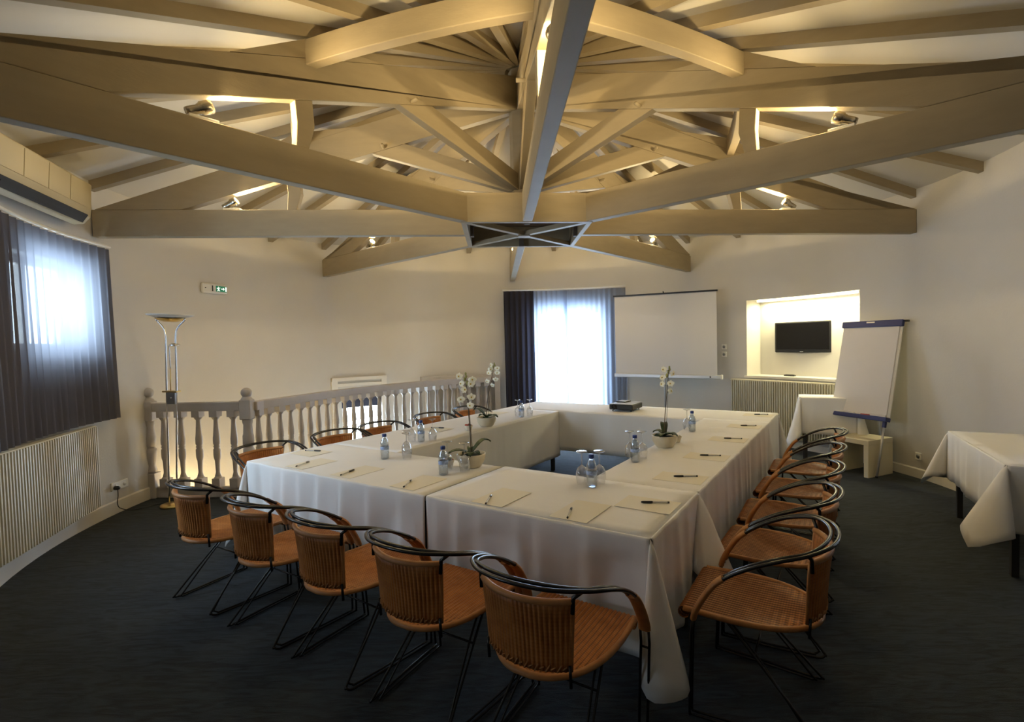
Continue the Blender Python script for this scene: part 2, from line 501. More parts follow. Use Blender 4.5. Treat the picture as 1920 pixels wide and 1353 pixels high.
mb.grid([[hub(NI[1], RW(NI[1]) - 0.02, z), hub(NI[1], RW(NI[1]) + 0.05, z)] for z in (0, 3.4)], smooth=False)
struct(mb.build('wall_right', M['wall'], recalc=False), 'plain cream wall behind the flipchart', 'wall')
# niche lining
mb = MB()
ND = 0.40
reveal(mb, *NI, ND)
mb.grid([[hub(NI[0], RW(NI[0]) + ND, z), hub(NI[1], RW(NI[1]) + ND, z)] for z in (NI[2], NI[3])], smooth=False)
mb.grid([[hub(a, RW(a) + ND, z) for a in frange(NI[0], NI[1], 2.5)] for z in (NI[2], NI[3])], smooth=False)
struct(mb.build('wall_niche', M['wall'], recalc=False), 'brightly lit recess in the wall holding the television', 'wall')
# annexe walls behind the camera
mb = MB()
H = 3.5
pl, pr = hub(A_L, RW(A_L), 0), hub(A_R, RW(A_R), 0)
path = [pl, Vector((AX0, pl.y - 0.4, 0)), Vector((AX0, AY, 0)), Vector((AX1, AY, 0)), Vector((AX1, pr.y - 0.4, 0)), pr]
def vwall(p, q, z0, z1): mb.add([(p[0], p[1], z0), (q[0], q[1], z0), (q[0], q[1], z1), (p[0], p[1], z1)], [(0, 1, 2, 3)])
W3 = (0.70, 1.05, 1.1, 1.6)                       # added opening out of frame, fills the foreground with daylight
for k in range(5):
    if k != 1: vwall(path[k], path[k + 1], 0, H)
for y0, y1, z0, z1 in ((pl.y - 0.4, W3[1], 0, H), (W3[0], AY, 0, H), (W3[1], W3[0], 0, W3[2]), (W3[1], W3[0], W3[3], H)):
    vwall((AX0, y0), (AX0, y1), z0, z1)
struct(mb.build('wall_front', M['wall_front'], recalc=False), 'taupe wall behind the viewer', 'wall')
# stair pit
mb = MB()
A_ = frange(-80.7, -7, 3)
mb.grid([[hub(a, RR(a) + 0.05, PIT), hub(a, RR(a) + 0.05, 0)] for a in A_])
for a in (-80.7, -7):
    mb.grid([[hub(a, RR(a), z), hub(a, RW(a) + 0.1, z)] for z in (PIT, 0)], smooth=False)
struct(mb.build('wall_stairwell', M['wall'], recalc=False), 'cream inner wall of the stairwell below the floor', 'wall')
mb = MB()
mb.grid([[hub(a, RR(a), PIT), hub(a, RW(a) + 0.1, PIT)] for a in A_])
struct(mb.build('floor_stair', M['carpet']), 'dark landing at the bottom of the stairwell', 'floor')
# baseboards
def baseboard(name, a0, a1, h, label):
    mb = MB()
    e0 = 0.02 if a0 > 80 else 0.0
    sec = [(e0, 0), (e0 + 0.016, 0), (e0 + 0.016, h - 0.012), (e0 + 0.006, h), (e0, h)]
    mb.grid([[hub(a, RW(a) - x, z) for x, z in sec] for a in frange(a0, a1, 2.5)], smooth=False)
    struct(mb.build(name, M['trim'], recalc=False), label, 'baseboard')
baseboard('baseboard_left', A_L, -80.9, 0.135, 'cream baseboard under the long radiator')
baseboard('baseboard_right', 80.6, A_R, 0.11, 'cream baseboard along the plain wall')
baseboard('baseboard_rear', 26, 80.4, 0.11, 'cream baseboard under the niche')

# windows
def window(name, label, w, mull, m, inset=0.18, fw=0.06, sill=True, leaves=1):
    a0, a1, z0, z1 = w
    mb = MB()
    def bar(aa0, aa1, zz0, zz1):
        p = []
        for z in (zz0, zz1):
            p += [hub(aa0, RW(aa0) + inset, z), hub(aa1, RW(aa1) + inset, z), hub(aa1, RW(aa1) + inset + 0.05, z), hub(aa0, RW(aa0) + inset + 0.05, z)]
        mb.hexa(p)
    da = math.degrees(fw / 4.1)
    bar(a0, a0 + da, z0, z1); bar(a1 - da, a1, z0, z1); bar(a0 + da, a1 - da, z0, z0 + fw); bar(a0 + da, a1 - da, z1 - fw, z1)
    for q in mull: bar(q - da / 2, q + da / 2, z0 + fw, z1 - fw)
    o = struct(mb.build(name, M['trim']), label, 'window' if name.startswith('window') else 'door')
    edges = [a0 + da] + [q for q in mull] + [a1 - da]
    for i in range(len(edges) - 1):
        e0, e1 = edges[i] + (da / 2 if i else 0), edges[i + 1] - (da / 2 if i < len(edges) - 2 else 0)
        g = MB().add([hub(e0, RW(e0) + inset + 0.025, z0 + fw), hub(e1, RW(e1) + inset + 0.025, z0 + fw), hub(e1, RW(e1) + inset + 0.025, z1 - fw), hub(e0, RW(e0) + inset + 0.025, z1 - fw)], [(0, 1, 2, 3)])
        g.build('pane', M['pane'], o)
    return o
window('window_1', 'wide low window glowing behind the charcoal curtain', W1, [-98.6], 0)
window('window_2', 'bright stair window under a navy roller blind', W2, [], 0, inset=0.10)
window('door_1', 'glazed double balcony door behind the sheer curtain', D1, [14.4], 0, fw=0.13)

window('window_added_4', 'added daylight opening at the end of the curtained wall', W4, [], 0)
mb = MB()
for y0, y1, z0, z1 in ((W3[0], W3[1], W3[2], W3[2] + 0.07), (W3[0], W3[1], W3[3] - 0.07, W3[3]), (W3[0], W3[0] + 0.07, W3[2], W3[3]), (W3[1] - 0.07, W3[1], W3[2], W3[3])):
    mb.box((AX0 - 0.03, (y0 + y1) / 2, (z0 + z1) / 2), (0.06, y1 - y0, z1 - z0))
w3 = struct(mb.build('window_added_3', M['trim']), 'added daylight opening beside the viewer', 'window')
for y0, y1 in ((W3[0] + 0.07, W3[1] - 0.07),):
    MB().add([(AX0 - 0.03, y0, W3[2] + 0.07), (AX0 - 0.03, y1, W3[2] + 0.07), (AX0 - 0.03, y1, W3[3] - 0.07), (AX0 - 0.03, y0, W3[3] - 0.07)], [(0, 1, 2, 3)]).build('pane', M['pane'], w3)
# architrave round the stair window
mb = MB()
def arc_box(mb, a0, a1, z0, z1, r_in, r_out):
    A = frange(a0, a1, 2.5)
    mb.grid([[hub(a, RW(a) - r_in, z0), hub(a, RW(a) - r_in, z1)] for a in A], smooth=False)
    mb.grid([[hub(a, RW(a) - r_out, z0), hub(a, RW(a) - r_out, z1)] for a in A], smooth=False)
    mb.grid([[hub(a, RW(a) - r_in, z1), hub(a, RW(a) - r_out, z1)] for a in A], smooth=False)
    mb.grid([[hub(a, RW(a) - r_in, z0), hub(a, RW(a) - r_out, z0)] for a in A], smooth=False)
    for a in (a0, a1):
        mb.add([hub(a, RW(a) - r_in, z0), hub(a, RW(a) - r_out, z0), hub(a, RW(a) - r_out, z1), hub(a, RW(a) - r_in, z1)], [(0, 1, 2, 3)])
arc_box(mb, -44.6, -43.3, -0.9, 1.13, 0.035, 0); arc_box(mb, -33.8 + 0.2, -32.4, -0.9, 1.13, 0.035, 0)
arc_box(mb, -44.6, -32.4, 1.08, 1.135, 0.05, 0); arc_box(mb, -43.3, -33.6, 0.99, 1.035, 0.03, 0)
struct(mb.build('trim_1', M['trim'], merge=0.0005), 'cream moulded surround of the stair window', 'trim')
mb = MB(); arc_box(mb, W2[0] + 0.1, W2[1] - 0.1, 0.63, 0.80, -0.02, -0.025)
rb = thing('roller_blind', 'navy roller blind pulled part way down the stair window', 'blind', hub(-38, 4.2, 0.8))
mb.build('blind_fabric', M['blind'], rb)
MB().tube([hub(a, RW(a) + 0.03, 0.785) for a in frange(W2[0] + 0.1, W2[1] - 0.1, 2)], 0.02).build('roller', M['blind'], rb)
# niche sill board
mb = MB(); arc_box(mb, NI[0] - 0.4, NI[1], NI[2] - 0.03, NI[2] + 0.003, 0.03, -0.0)
struct(mb.build('trim_2', M['trim'], merge=0.0005), 'white sill board under the lit niche', 'trim')

# ================================================================ ROOF TIMBERS
DIRS = {'A': (-135, 4.25), 'B': (-90, 4.18), 'C': (-45, 4.24), 'D': (0, 3.88), 'E': (45, 4.115), 'F': (90, 4.385), 'G': (135, 4.4), 'H': (180, 4.4)}
TR_LABEL = {'A': 'taupe roof truss passing over the air conditioner toward the ceiling ring', 'B': 'taupe roof truss ending beside the air conditioner above the charcoal curtain',
            'C': 'taupe roof truss ending on the wall above the stair balustrade', 'D': 'taupe roof truss ending above the balcony door curtain, seen end on',
            'E': 'taupe roof truss ending on the wall above the projection screen', 'F': 'taupe roof truss ending on the plain wall above the flipchart',
            'G': 'taupe roof truss passing over the white table by the plain wall', 'H': 'taupe roof truss running straight overhead from viewer to ceiling ring'}
ZB = lambda r: 4.034 - 0.3045 * r
ZT = lambda r: 4.373 - 0.327 * r
HS = 0.614
def plank(mb, a, poly, w, off=0.0):
    """Upright polygon of (r, z) in the vertical plane of bearing a, w thick."""
    p = [hub(a, r, z, off - w / 2) for r, z in poly]
    e = hub(a, 0, 0, w) - hub(a, 0, 0, 0)
    mb.prism(p, e)
    return mb
lamp_proto = None
for key, (a, R) in DIRS.items():
    diag = key in 'ACEG'
    t = thing('roof_truss', TR_LABEL[key], 'roof truss', hub(a, 2.4, 2.75), rad(-a) + YAW, 'radial roof trusses')
    r0 = HS * 1.30 if diag else HS
    plank(MB(), a, [(r0, 2.75), (R, 2.75), (R, 3.01), (r0, 3.01)], 0.09).build('tie_beam', M['beam'], t, bevel=0.006)
    plank(MB(), a, [(R - 0.03, 3.011), (3.36, 3.011), (0.10, ZB(0.10)), (0.10, ZT(0.10)), (R - 0.03, ZT(R) + 0.008)], 0.085).build('principal_rafter', M['beam'], t, bevel=0.006)
    plank(MB(), a, [(0.10, 3.19), (1.52, 3.571), (1.19, 3.671), (0.10, 3.36)], 0.08).build('strut', M['beam'], t, bevel=0.005)
    mbp = MB()
    w = 0.075
    pts = [(2.36, 3.01), (2.27, 3.01), (2.225, 3.17), (2.235, ZB(2.235)), (2.36, ZB(2.36)), (2.35, 3.17)]
    plank(mbp, a, pts, w).build('post', M['beam'], t, bevel=0.005)
    plank(MB(), a, [(2.75, ZT(2.75)), (2.30, ZT(2.30)), (1.65, ZT(1.65)), (1.65, 3.835), (2.27, 3.76)], 0.083).build('packing_wedge', M['beam'], t)
    d = MB(); d.tube([hub(a, 1.40, 3.63, -0.115), hub(a, 1.40, 3.63, 0.115)], 0.017, 8); d.build('peg', M['beam'], t)

# collar beams, curved in plan, between neighbouring trusses
hip = [-135, -90, -45, 0, 45, 90, 135, 180]
cr = thing('collar_ring', 'ring of curved taupe collar beams joining the roof trusses', 'collar ring', hub(0, 0, 3.6))
for a in hip:
    mb = MB(); rows = []
    for q in range(13):
        s = q / 12; b = a + 45 * s
        p0, p1 = hub(a, 2.245, 0), hub(a + 45, 2.245, 0)
        p = p0.lerp(p1, s) + hdir(a + 22.5) * (0.045 * (1 - (2 * s - 1) ** 2))
        n = hdir(a + 22.5)
        i, o = p - n * 0.04, p + n * 0.04
        rows.append([Vector((i.x, i.y, 3.585)), Vector((o.x, o.y, 3.585)), Vector((o.x, o.y, 3.755)), Vector((i.x, i.y, 3.755)), Vector((i.x, i.y, 3.585))])
    mb.grid(rows, smooth=False)
    mb.add([rows[0][k] for k in range(4)], [(0, 1, 2, 3)]); mb.add([rows[-1][k] for k in range(4)], [(0, 1, 2, 3)])
    mb.build('collar_beam', M['beam'], cr, merge=0.0005, bevel=0.006)

# common rafters: parts of the ceiling
for k in range(32):
    a = -180 + 11.25 * k
    R = RW(a) + 0.05 if A_L <= a <= A_R else 4.5
    mb = MB()
    for r1, r2, w1, w2 in ((0.16, 0.42, 0.03, 0.07), (0.42, R, 0.07, 0.07)):
        z = [ZCB(r1), ZCB(r2)]
        mb.hexa([hub(a, r1, z[0], -w1 / 2), hub(a, r1, z[0], w1 / 2), hub(a, r2, z[1], w2 / 2), hub(a, r2, z[1], -w2 / 2),
                 hub(a, r1, z[0] + 0.10, -w1 / 2), hub(a, r1, z[0] + 0.10, w1 / 2), hub(a, r2, z[1] + 0.10, w2 / 2), hub(a, r2, z[1] + 0.10, -w2 / 2)])
    mb.build('common_rafter', M['beam'], ceiling)

# central ring
hb = thing('ceiling_ring', 'square taupe timber ring with crossed braces where trusses meet', 'ceiling ring', hub(0, 0, 2.75), YAW)
for s, (ax, a0) in enumerate((('n', 0), ('e', 90), ('s', 180), ('w', 270))):
    mb = MB()
    L = HS
    p = []
    for z in (2.745, 3.015):
        p += [hub(a0, HS - 0.05, z, -(L - 0.05)), hub(a0, HS - 0.05, z, L - 0.05), hub(a0, HS, z, L), hub(a0, HS, z, -L)]
    mb.hexa(p).build('ring_board', M['beam'], hb, bevel=0.004)
for a in (45, -45):
    mb = MB(); L = HS * 1.38
    p = []
    for z in (2.746, 2.79):
        p += [hub(a, -L, z, -0.028), hub(a, L, z, -0.028), hub(a, L, z, 0.028), hub(a, -L, z, 0.028)]
    mb.hexa(p).build('cross_brace', M['beam'], hb)
p = []
for z in (2.97, 2.99): p += [hub(0, -0.56, z, -0.56), hub(0, 0.56, z, -0.56), hub(0, 0.56, z, 0.56), hub(0, -0.56, z, 0.56)]
MB().hexa(p).build('shade_lid', M['beam_dark'], hb)  # lid added over the ring to keep its inside in shade
for a in (0, 90, 180, 270):
    MB().obox(hub(a, HS - 0.075, 2.80), hdir(a), hdir(a + 90), (0, 0, 1), (0.035, 0.05, 0.12)).build('bracket', M['beam_dark'], hb)
MB().obox(hub(0, 0, 2.742), hdir(0), hdir(90), (0, 0, 1), (0.12, 0.12, 0.012)).build('cross_plate', M['beam'], hb)
MB().lathe([(0, 3.0), (0.125, 3.0), (0.125, 4.42), (0, 4.42)], hub(0, 0, 0), 8, smooth=False).build('king_post', M['beam'], hb, bevel=0.004)

# smoke detector by the near truss, high among the rafters
sd = thing('smoke_detector', 'small white smoke detector beside the overhead truss', 'smoke detector', hub(168.75, 1.6, ZCB(1.6)))
MB().lathe([(0, 0.0), (0.05, 0.0), (0.055, -0.02), (0.04, -0.05), (0.025, -0.06), (0, -0.06)], hub(168.75, 1.6, ZCB(1.6)), 14).build('housing', M['white'], sd)
MB().lathe([(0.05, -0.052), (0.02, -0.064), (0, -0.064)], hub(168.75, 1.6, ZCB(1.6)), 14).build('sensor_grille', M['black_matte'], sd)

# ================================================================ SPOT LAMPS ON THE TIES
SP_LABEL = {'A': 'nickel spotlight on the truss over the air conditioner', 'B': 'glaring spotlight on the truss that ends by the air conditioner',
            'C': 'glaring spotlight on the truss above the stair balustrade', 'D': 'glaring spotlight on the truss above the balcony door',
            'E': 'glaring spotlight on the truss above the projection screen', 'F': 'glaring spotlight on the truss above the flipchart',
            'G': 'nickel spotlight on the truss over the white side table', 'H': 'spotlight on top of the truss straight overhead'}
for key, (a, R) in DIRS.items():
    rl = 2.90 if key != 'D' else 2.75
    t = thing('spotlight', SP_LABEL[key], 'spotlight', hub(a, rl, 3.012), rad(-a) + YAW, 'halogen spotlights on the trusses')
    MB().obox(hub(a, rl, 3.022), hdir(a), hdir(a + 90), (0, 0, 1), (0.16, 0.055, 0.02)).build('base_plate', M['white'], t, bevel=0.004)
    MB().tube([hub(a, rl + 0.04, 3.03), hub(a, rl + 0.055, 3.04), hub(a, rl + 0.04, 3.06)], 0.007, 6).build('arm', M['black_matte'], t)
    ax = (-hdir(a) * 0.60 + Vector((0, 0, 0.80))).normalized()
    c = hub(a, rl + 0.055, 3.06)
    ax = (-hdir(a) * 0.88 + Vector((0, 0, 0.46))).normalized()
    beam = (-hdir(a) * 0.84 + Vector((0, 0, 0.54))).normalized()
    MB().lathe([(0, -0.035), (0.024, -0.035), (0.027, -0.02), (0.027, 0.035), (0.031, 0.038), (0.031, 0.046), (0.034, 0.05), (0.040, 0.055), (0.042, 0.09), (0.042, 0.112), (0.037, 0.112), (0.034, 0.10)], c, 14, axis=ax).build('lamp_head', M['nickel'], t)
    MB().lathe([(0, 0.102), (0.035, 0.102)], c, 14, axis=ax).build('lens', M['bulb'], t)
    ld = bpy.data.lights.new('spotlight_beam', 'SPOT')
    ld.energy = SPOT_W; ld.color = SPOT_COL; ld.spot_size = rad(120); ld.spot_blend = 1.0; ld.shadow_soft_size = 0.06
    lo = bpy.data.objects.new('spotlight_beam', ld); COL.objects.link(lo)
    lo.location = c + ax * 0.14
    lo.rotation_euler = beam.to_track_quat('-Z', 'Y').to_euler()
    attach(lo, t)
    ld = bpy.data.lights.new('spotlight_spill', 'POINT'); ld.energy = SPILL_W; ld.color = SPOT_COL; ld.shadow_soft_size = 0.05
    l2 = bpy.data.objects.new('spotlight_spill', ld); COL.objects.link(l2); l2.location = lo.location; attach(l2, t)

# niche light: a tube tucked behind the niche head
nl = thing('strip_light', 'warm strip light tucked under the niche head', 'light', hub(69, 4.5, 2.18))
MB().tube([hub(a, RW(a) + 0.08, 2.185) for a in frange(59.5, 79, 2)], 0.014).build('tube_bulb', M['niche_tube'], nl)
ld = bpy.data.lights.new('niche_glow', 'AREA'); ld.energy = 13; ld.color = (1.0, 0.92, 0.54); ld.shape = 'RECTANGLE'; ld.size = 1.5; ld.size_y = 0.08
lo = bpy.data.objects.new('niche_glow', ld); COL.objects.link(lo)
lo.location = hub(69, 4.46, 2.16); lo.rotation_euler = (0, 0, YAW - rad(69)); attach(lo, nl)
# stairwell lamp: warm bulkhead fitting below floor level
sl = thing('wall_light', 'warm lamp low on the stairwell wall by the corner post', 'light', hub(-77, 4.2, -0.35))
MB().lathe([(0, 0), (0.09, 0), (0.09, 0.03), (0.05, 0.07), (0, 0.08)], hub(-77, RW(-77), -0.35), 14, axis=-hdir(-77)).build('housing', M['white'], sl)
ld = bpy.data.lights.new('stair_glow', 'POINT'); ld.energy = 16; ld.color = (1.0, 0.74, 0.34); ld.shadow_soft_size = 0.08
lo = bpy.data.objects.new('stair_glow', ld); COL.objects.link(lo); lo.location = hub(-77, 4.02, -0.35); attach(lo, sl)
# daylight portals in the openings
def portal(w, out=0.24):
    a = (w[0] + w[1]) / 2
    ld = bpy.data.lights.new('daylight_portal', 'AREA'); ld.shape = 'RECTANGLE'
    ld.size = 2 * (RW(a) + out) * math.tan(rad((w[1] - w[0]) / 2)); ld.size_y = w[3] - w[2]
    ld.cycles.is_portal = True
    lo = bpy.data.objects.new('daylight_portal', ld); COL.objects.link(lo)
    lo.location = hub(a, RW(a) + out, (w[2] + w[3]) / 2)
    lo.rotation_euler = (-hdir(a)).to_track_quat('-Z', 'Y').to_euler()
for w in (W1, W2, D1, W4): portal(w)
ld = bpy.data.lights.new('daylight_portal', 'AREA'); ld.shape = 'RECTANGLE'; ld.size = W3[1] - W3[0]; ld.size_y = W3[3] - W3[2]; ld.cycles.is_portal = True
lo = bpy.data.objects.new('daylight_portal', ld); COL.objects.link(lo)
lo.location = (AX0 - 0.08, (W3[0] + W3[1]) / 2, (W3[2] + W3[3]) / 2); lo.rotation_euler = Vector((1, 0, 0)).to_track_quat('-Z', 'Y').to_euler()

# ================================================================ CURTAINS
def curtain(a0, a1, z0, z1, r_of, amp, pitch, seed, flare=0.0, pin=0.0):
    """Pleated cloth hung along the wall curve."""
    rnd = random.Random(seed)
    n = int((a1 - a0) / 0.22)
    rows = []
    ph = [rnd.uniform(-0.6, 0.6) for _ in range(60)]
    zs = [0, 0.06, 0.12, 0.3, 0.55, 0.8, 1.0]
    for i in range(n + 1):
        a = a0 + (a1 - a0) * i / n
        u = (a - a0) / pitch
        k = int(u)
        jit = ph[k % 60] * (1 - (u - k)) + ph[(k + 1) % 60] * (u - k)
        row = []
        for s in zs:
            w = amp * (0.55 + 0.45 * s) * (sin(2 * PI * (u + 0.25 * jit * s)) + 0.3 * sin(4 * PI * u + 1.3 * jit))
            row.append(hub(a, r_of(a) + w - flare * s, z1 + (z0 - z1) * s))
        rows.append(row)
    return MB().grid(rows)
cl = thing('window_curtain', 'charcoal sheer curtain hanging in pleats over the wide low window', 'curtain', hub(-102, 4.05, 2.66))
curtain(-115.2, -89.6, 0.98, 2.64, lambda a: RW(a) - 0.11, 0.020, 1.55, 3, flare=0.02).build('curtain_fabric', M['sheer'], cl)
MB().tube([hub(a, RW(a) - 0.11, 2.665) for a in frange(-115.2, -89.4, 2)], 0.014, 6).build('curtain_track', M['white'], cl)
cr2 = thing('door_curtain', 'blue grey sheer curtain over the bright balcony door with dark drape drawn aside', 'curtain', hub(12, 3.85, 2.6))
curtain(-2.6, 5.6, 0.03, 2.56, lambda a: RW(a) - 0.15, 0.026, 1.5, 5).build('heavy_drape', M['drape'], cr2)['label'] = 'dark charcoal drape gathered at the side'
curtain(5.0, 14.6, 0.03, 2.56, lambda a: RW(a) - 0.10, 0.016, 1.35, 8).build('sheer_curtain', M['sheer_pale'], cr2)
curtain(13.7, 30.0, 0.03, 2.56, lambda a: RW(a) - 0.085, 0.016, 1.35, 9).build('sheer_curtain', M['sheer_pale'], cr2)
MB().tube([hub(a, RW(a) - 0.11, 2.585) for a in frange(-2.8, 30.2, 2)], 0.016, 6).build('curtain_track', M['white'], cr2)

# ================================================================ BALUSTRADE
BAL = [(0.034, 0.0), (0.034, 0.10), (0.024, 0.125), (0.018, 0.15), (0.0155, 0.17), (0.019, 0.29), (0.026, 0.33), (0.0275, 0.36), (0.027, 0.42), (0.020, 0.435), (0.026, 0.45), (0.020, 0.465),
       (0.0265, 0.48), (0.027, 0.54), (0.024, 0.575), (0.0225, 0.60), (0.017, 0.70), (0.016, 0.745), (0.022, 0.755), (0.018, 0.768), (0.026, 0.785), (0.034, 0.81), (0.034, 0.85)]
BAL = [(r * 1.32, z) for r, z in BAL[2:-2]]
def newel(t, p, zt, w=0.12):
    x, y, _ = p
    MB().box((x, y, 0.14), (w, w, 0.28), 0.1).build('newel_base', M['rail'], t, bevel=0.006)
    MB().lathe([(0.03, 0.28), (0.055, 0.29), (0.05, 0.32), (0.04, 0.36), (0.05, 0.42), (0.056, 0.5), (0.056, 0.54), (0.046, 0.55), (0.046, 0.565), (0.056, 0.575), (0.056, 0.68), (0.05, 0.70), (0.043, 0.80), (0.052, 0.83), (0.052, 0.86)], (x, y, 0), 16).build('newel_shaft', M['rail'], t)
    MB().box((x, y, 0.97), (w, w, 0.22), 0.1).build('newel_block', M['rail'], t, bevel=0.012)
    MB().lathe([(0.06, 1.08), (0.05, 1.10), (0.032, 1.115), (0.03, 1.125)], (x, y, 0), 16).build('newel_neck', M['rail'], t)
    MB().ball((x, y, zt - 0.052), 0.056, 16, 10).build('ball_finial', M['rail'], t)
bal_me = None
def balustrade(t, pts, step, z_top, skip_ends=0.5):
    global bal_me
    # rail and kickboard follow the points
    def strip(name, w, z0, z1, m):
        mb = MB(); rows = []
        for i, p in enumerate(pts):
            tan = (pts[min(i + 1, len(pts) - 1)] - pts[max(i - 1, 0)]).normalized(); n = Vector((-tan.y, tan.x, 0))
            a, b = p - n * w / 2, p + n * w / 2
            rows.append([Vector((a.x, a.y, z0)), Vector((b.x, b.y, z0)), Vector((b.x, b.y, z1)), Vector((a.x, a.y, z1)), Vector((a.x, a.y, z0))])
        mb.grid(rows, smooth=False)
        for q in (0, -1): mb.add(rows[q][:4], [(0, 1, 2, 3)])
        mb.build(name, m, t, merge=0.0004, bevel=0.008)
    strip('handrail', 0.085, z_top - 0.10, z_top, M['rail'])
    strip('kickboard', 0.05, 0.0, 0.12, M['rail'])
    L = [0.0]
    for p, q in zip(pts, pts[1:]): L.append(L[-1] + (q - p).length)
    n = max(1, int(round(L[-1] / step)))
    for i in range(n):
        d = L[-1] * (i + skip_ends) / n
        for k in range(len(L) - 1):
            if L[k] <= d <= L[k + 1]:
                p = pts[k].lerp(pts[k + 1], (d - L[k]) / (L[k + 1] - L[k])); dv = pts[k + 1] - pts[k]; break
        z0 = 0.115; sc = (z_top - 0.095 - z0) / 0.85
        if bal_me is None:
            m_ = MB().lathe([(r, z) for r, z in BAL], (0, 0, 0), 12)
            m_.box((0, 0, 0.05), (0.088, 0.088, 0.10)); m_.box((0, 0, 0.815), (0.088, 0.088, 0.07))
            m_.lathe([(0.044, 0.78), (0.030, 0.755)], (0, 0, 0), 12); m_.lathe([(0.044, 0.10), (0.030, 0.122)], (0, 0, 0), 12)
            o = m_.build('baluster', M['rail'])
            bal_me = o.data; bpy.data.objects.remove(o)
        o = bpy.data.objects.new('baluster', bal_me); COL.objects.link(o)
        o.location = (p.x, p.y, z0); o.scale = (1, 1, sc); o.rotation_euler = (0, 0, math.atan2(dv.y, dv.x)); attach(o, t)
P1, P2 = Vector((-4.375, 5.585, 0)), Vector((-3.245, 5.52, 0))
b1 = thing('balustrade', 'grey turned balustrade section between the two ball topped posts', 'balustrade', P1)
newel(b1, P1, 1.225); newel(b1, P2, 1.205)
balustrade(b1, [P1 + Vector((0.06, 0, 0)), P2 - Vector((0.06, 0, 0))], 0.212, 1.06)
b2 = thing('balustrade', 'long curved grey balustrade in front of the stairwell', 'balustrade', hub(-50, 3.1, 0))
balustrade(b2, [P2 + Vector((0.05, 0.04, 0))] + [hub(a, RR(a), 0) for a in frange(-78, -7, 4)], 0.158, 1.05)
b3 = thing('balustrade', 'short grey balustrade along the wall beside the balcony curtain', 'balustrade', hub(-15, 3.9, 0))
balustrade(b3, [hub(a, RW(a) - 0.08, 0) for a in frange(-24.5, -5.5, 3)], 0.19, 1.08)
MB().box(hub(-4.8, RW(-5) - 0.10, 0.54), (0.10, 0.10, 1.08), YAW).build('end_post', M['rail'], b3, bevel=0.006)

# ================================================================ TABLES AND CLOTHS
def mk_table(label, fr, a0, a1, b0, b1, z=0.745, inset=0.06, legs=True, group='banquet tables under the cloths'):
    t = thing('banquet_table', label, 'table', fr((a0 + a1) / 2, (b0 + b1) / 2, 0), 0, group)
    p = []
    for zz in (z - 0.03, z): p += [fr(a0 + 0.008, b0 + 0.008, zz), fr(a1 - 0.008, b0 + 0.008, zz), fr(a1 - 0.008, b1 - 0.008, zz), fr(a0 + 0.008, b1 - 0.008, zz)]
    MB().hexa(p).build('table_top', M['table_top'], t)
    for a in (a0 + inset, a1 - inset):
        for b in (b0 + inset, b1 - inset):
            p = []
            for zz in (0, z - 0.03):
                for da, db in ((-1, -1), (1, -1), (1, 1), (-1, 1)): p.append(fr(a + da * 0.02, b + db * 0.02, zz))
            MB().hexa(p).build('leg', M['black_matte'], t)
    return t

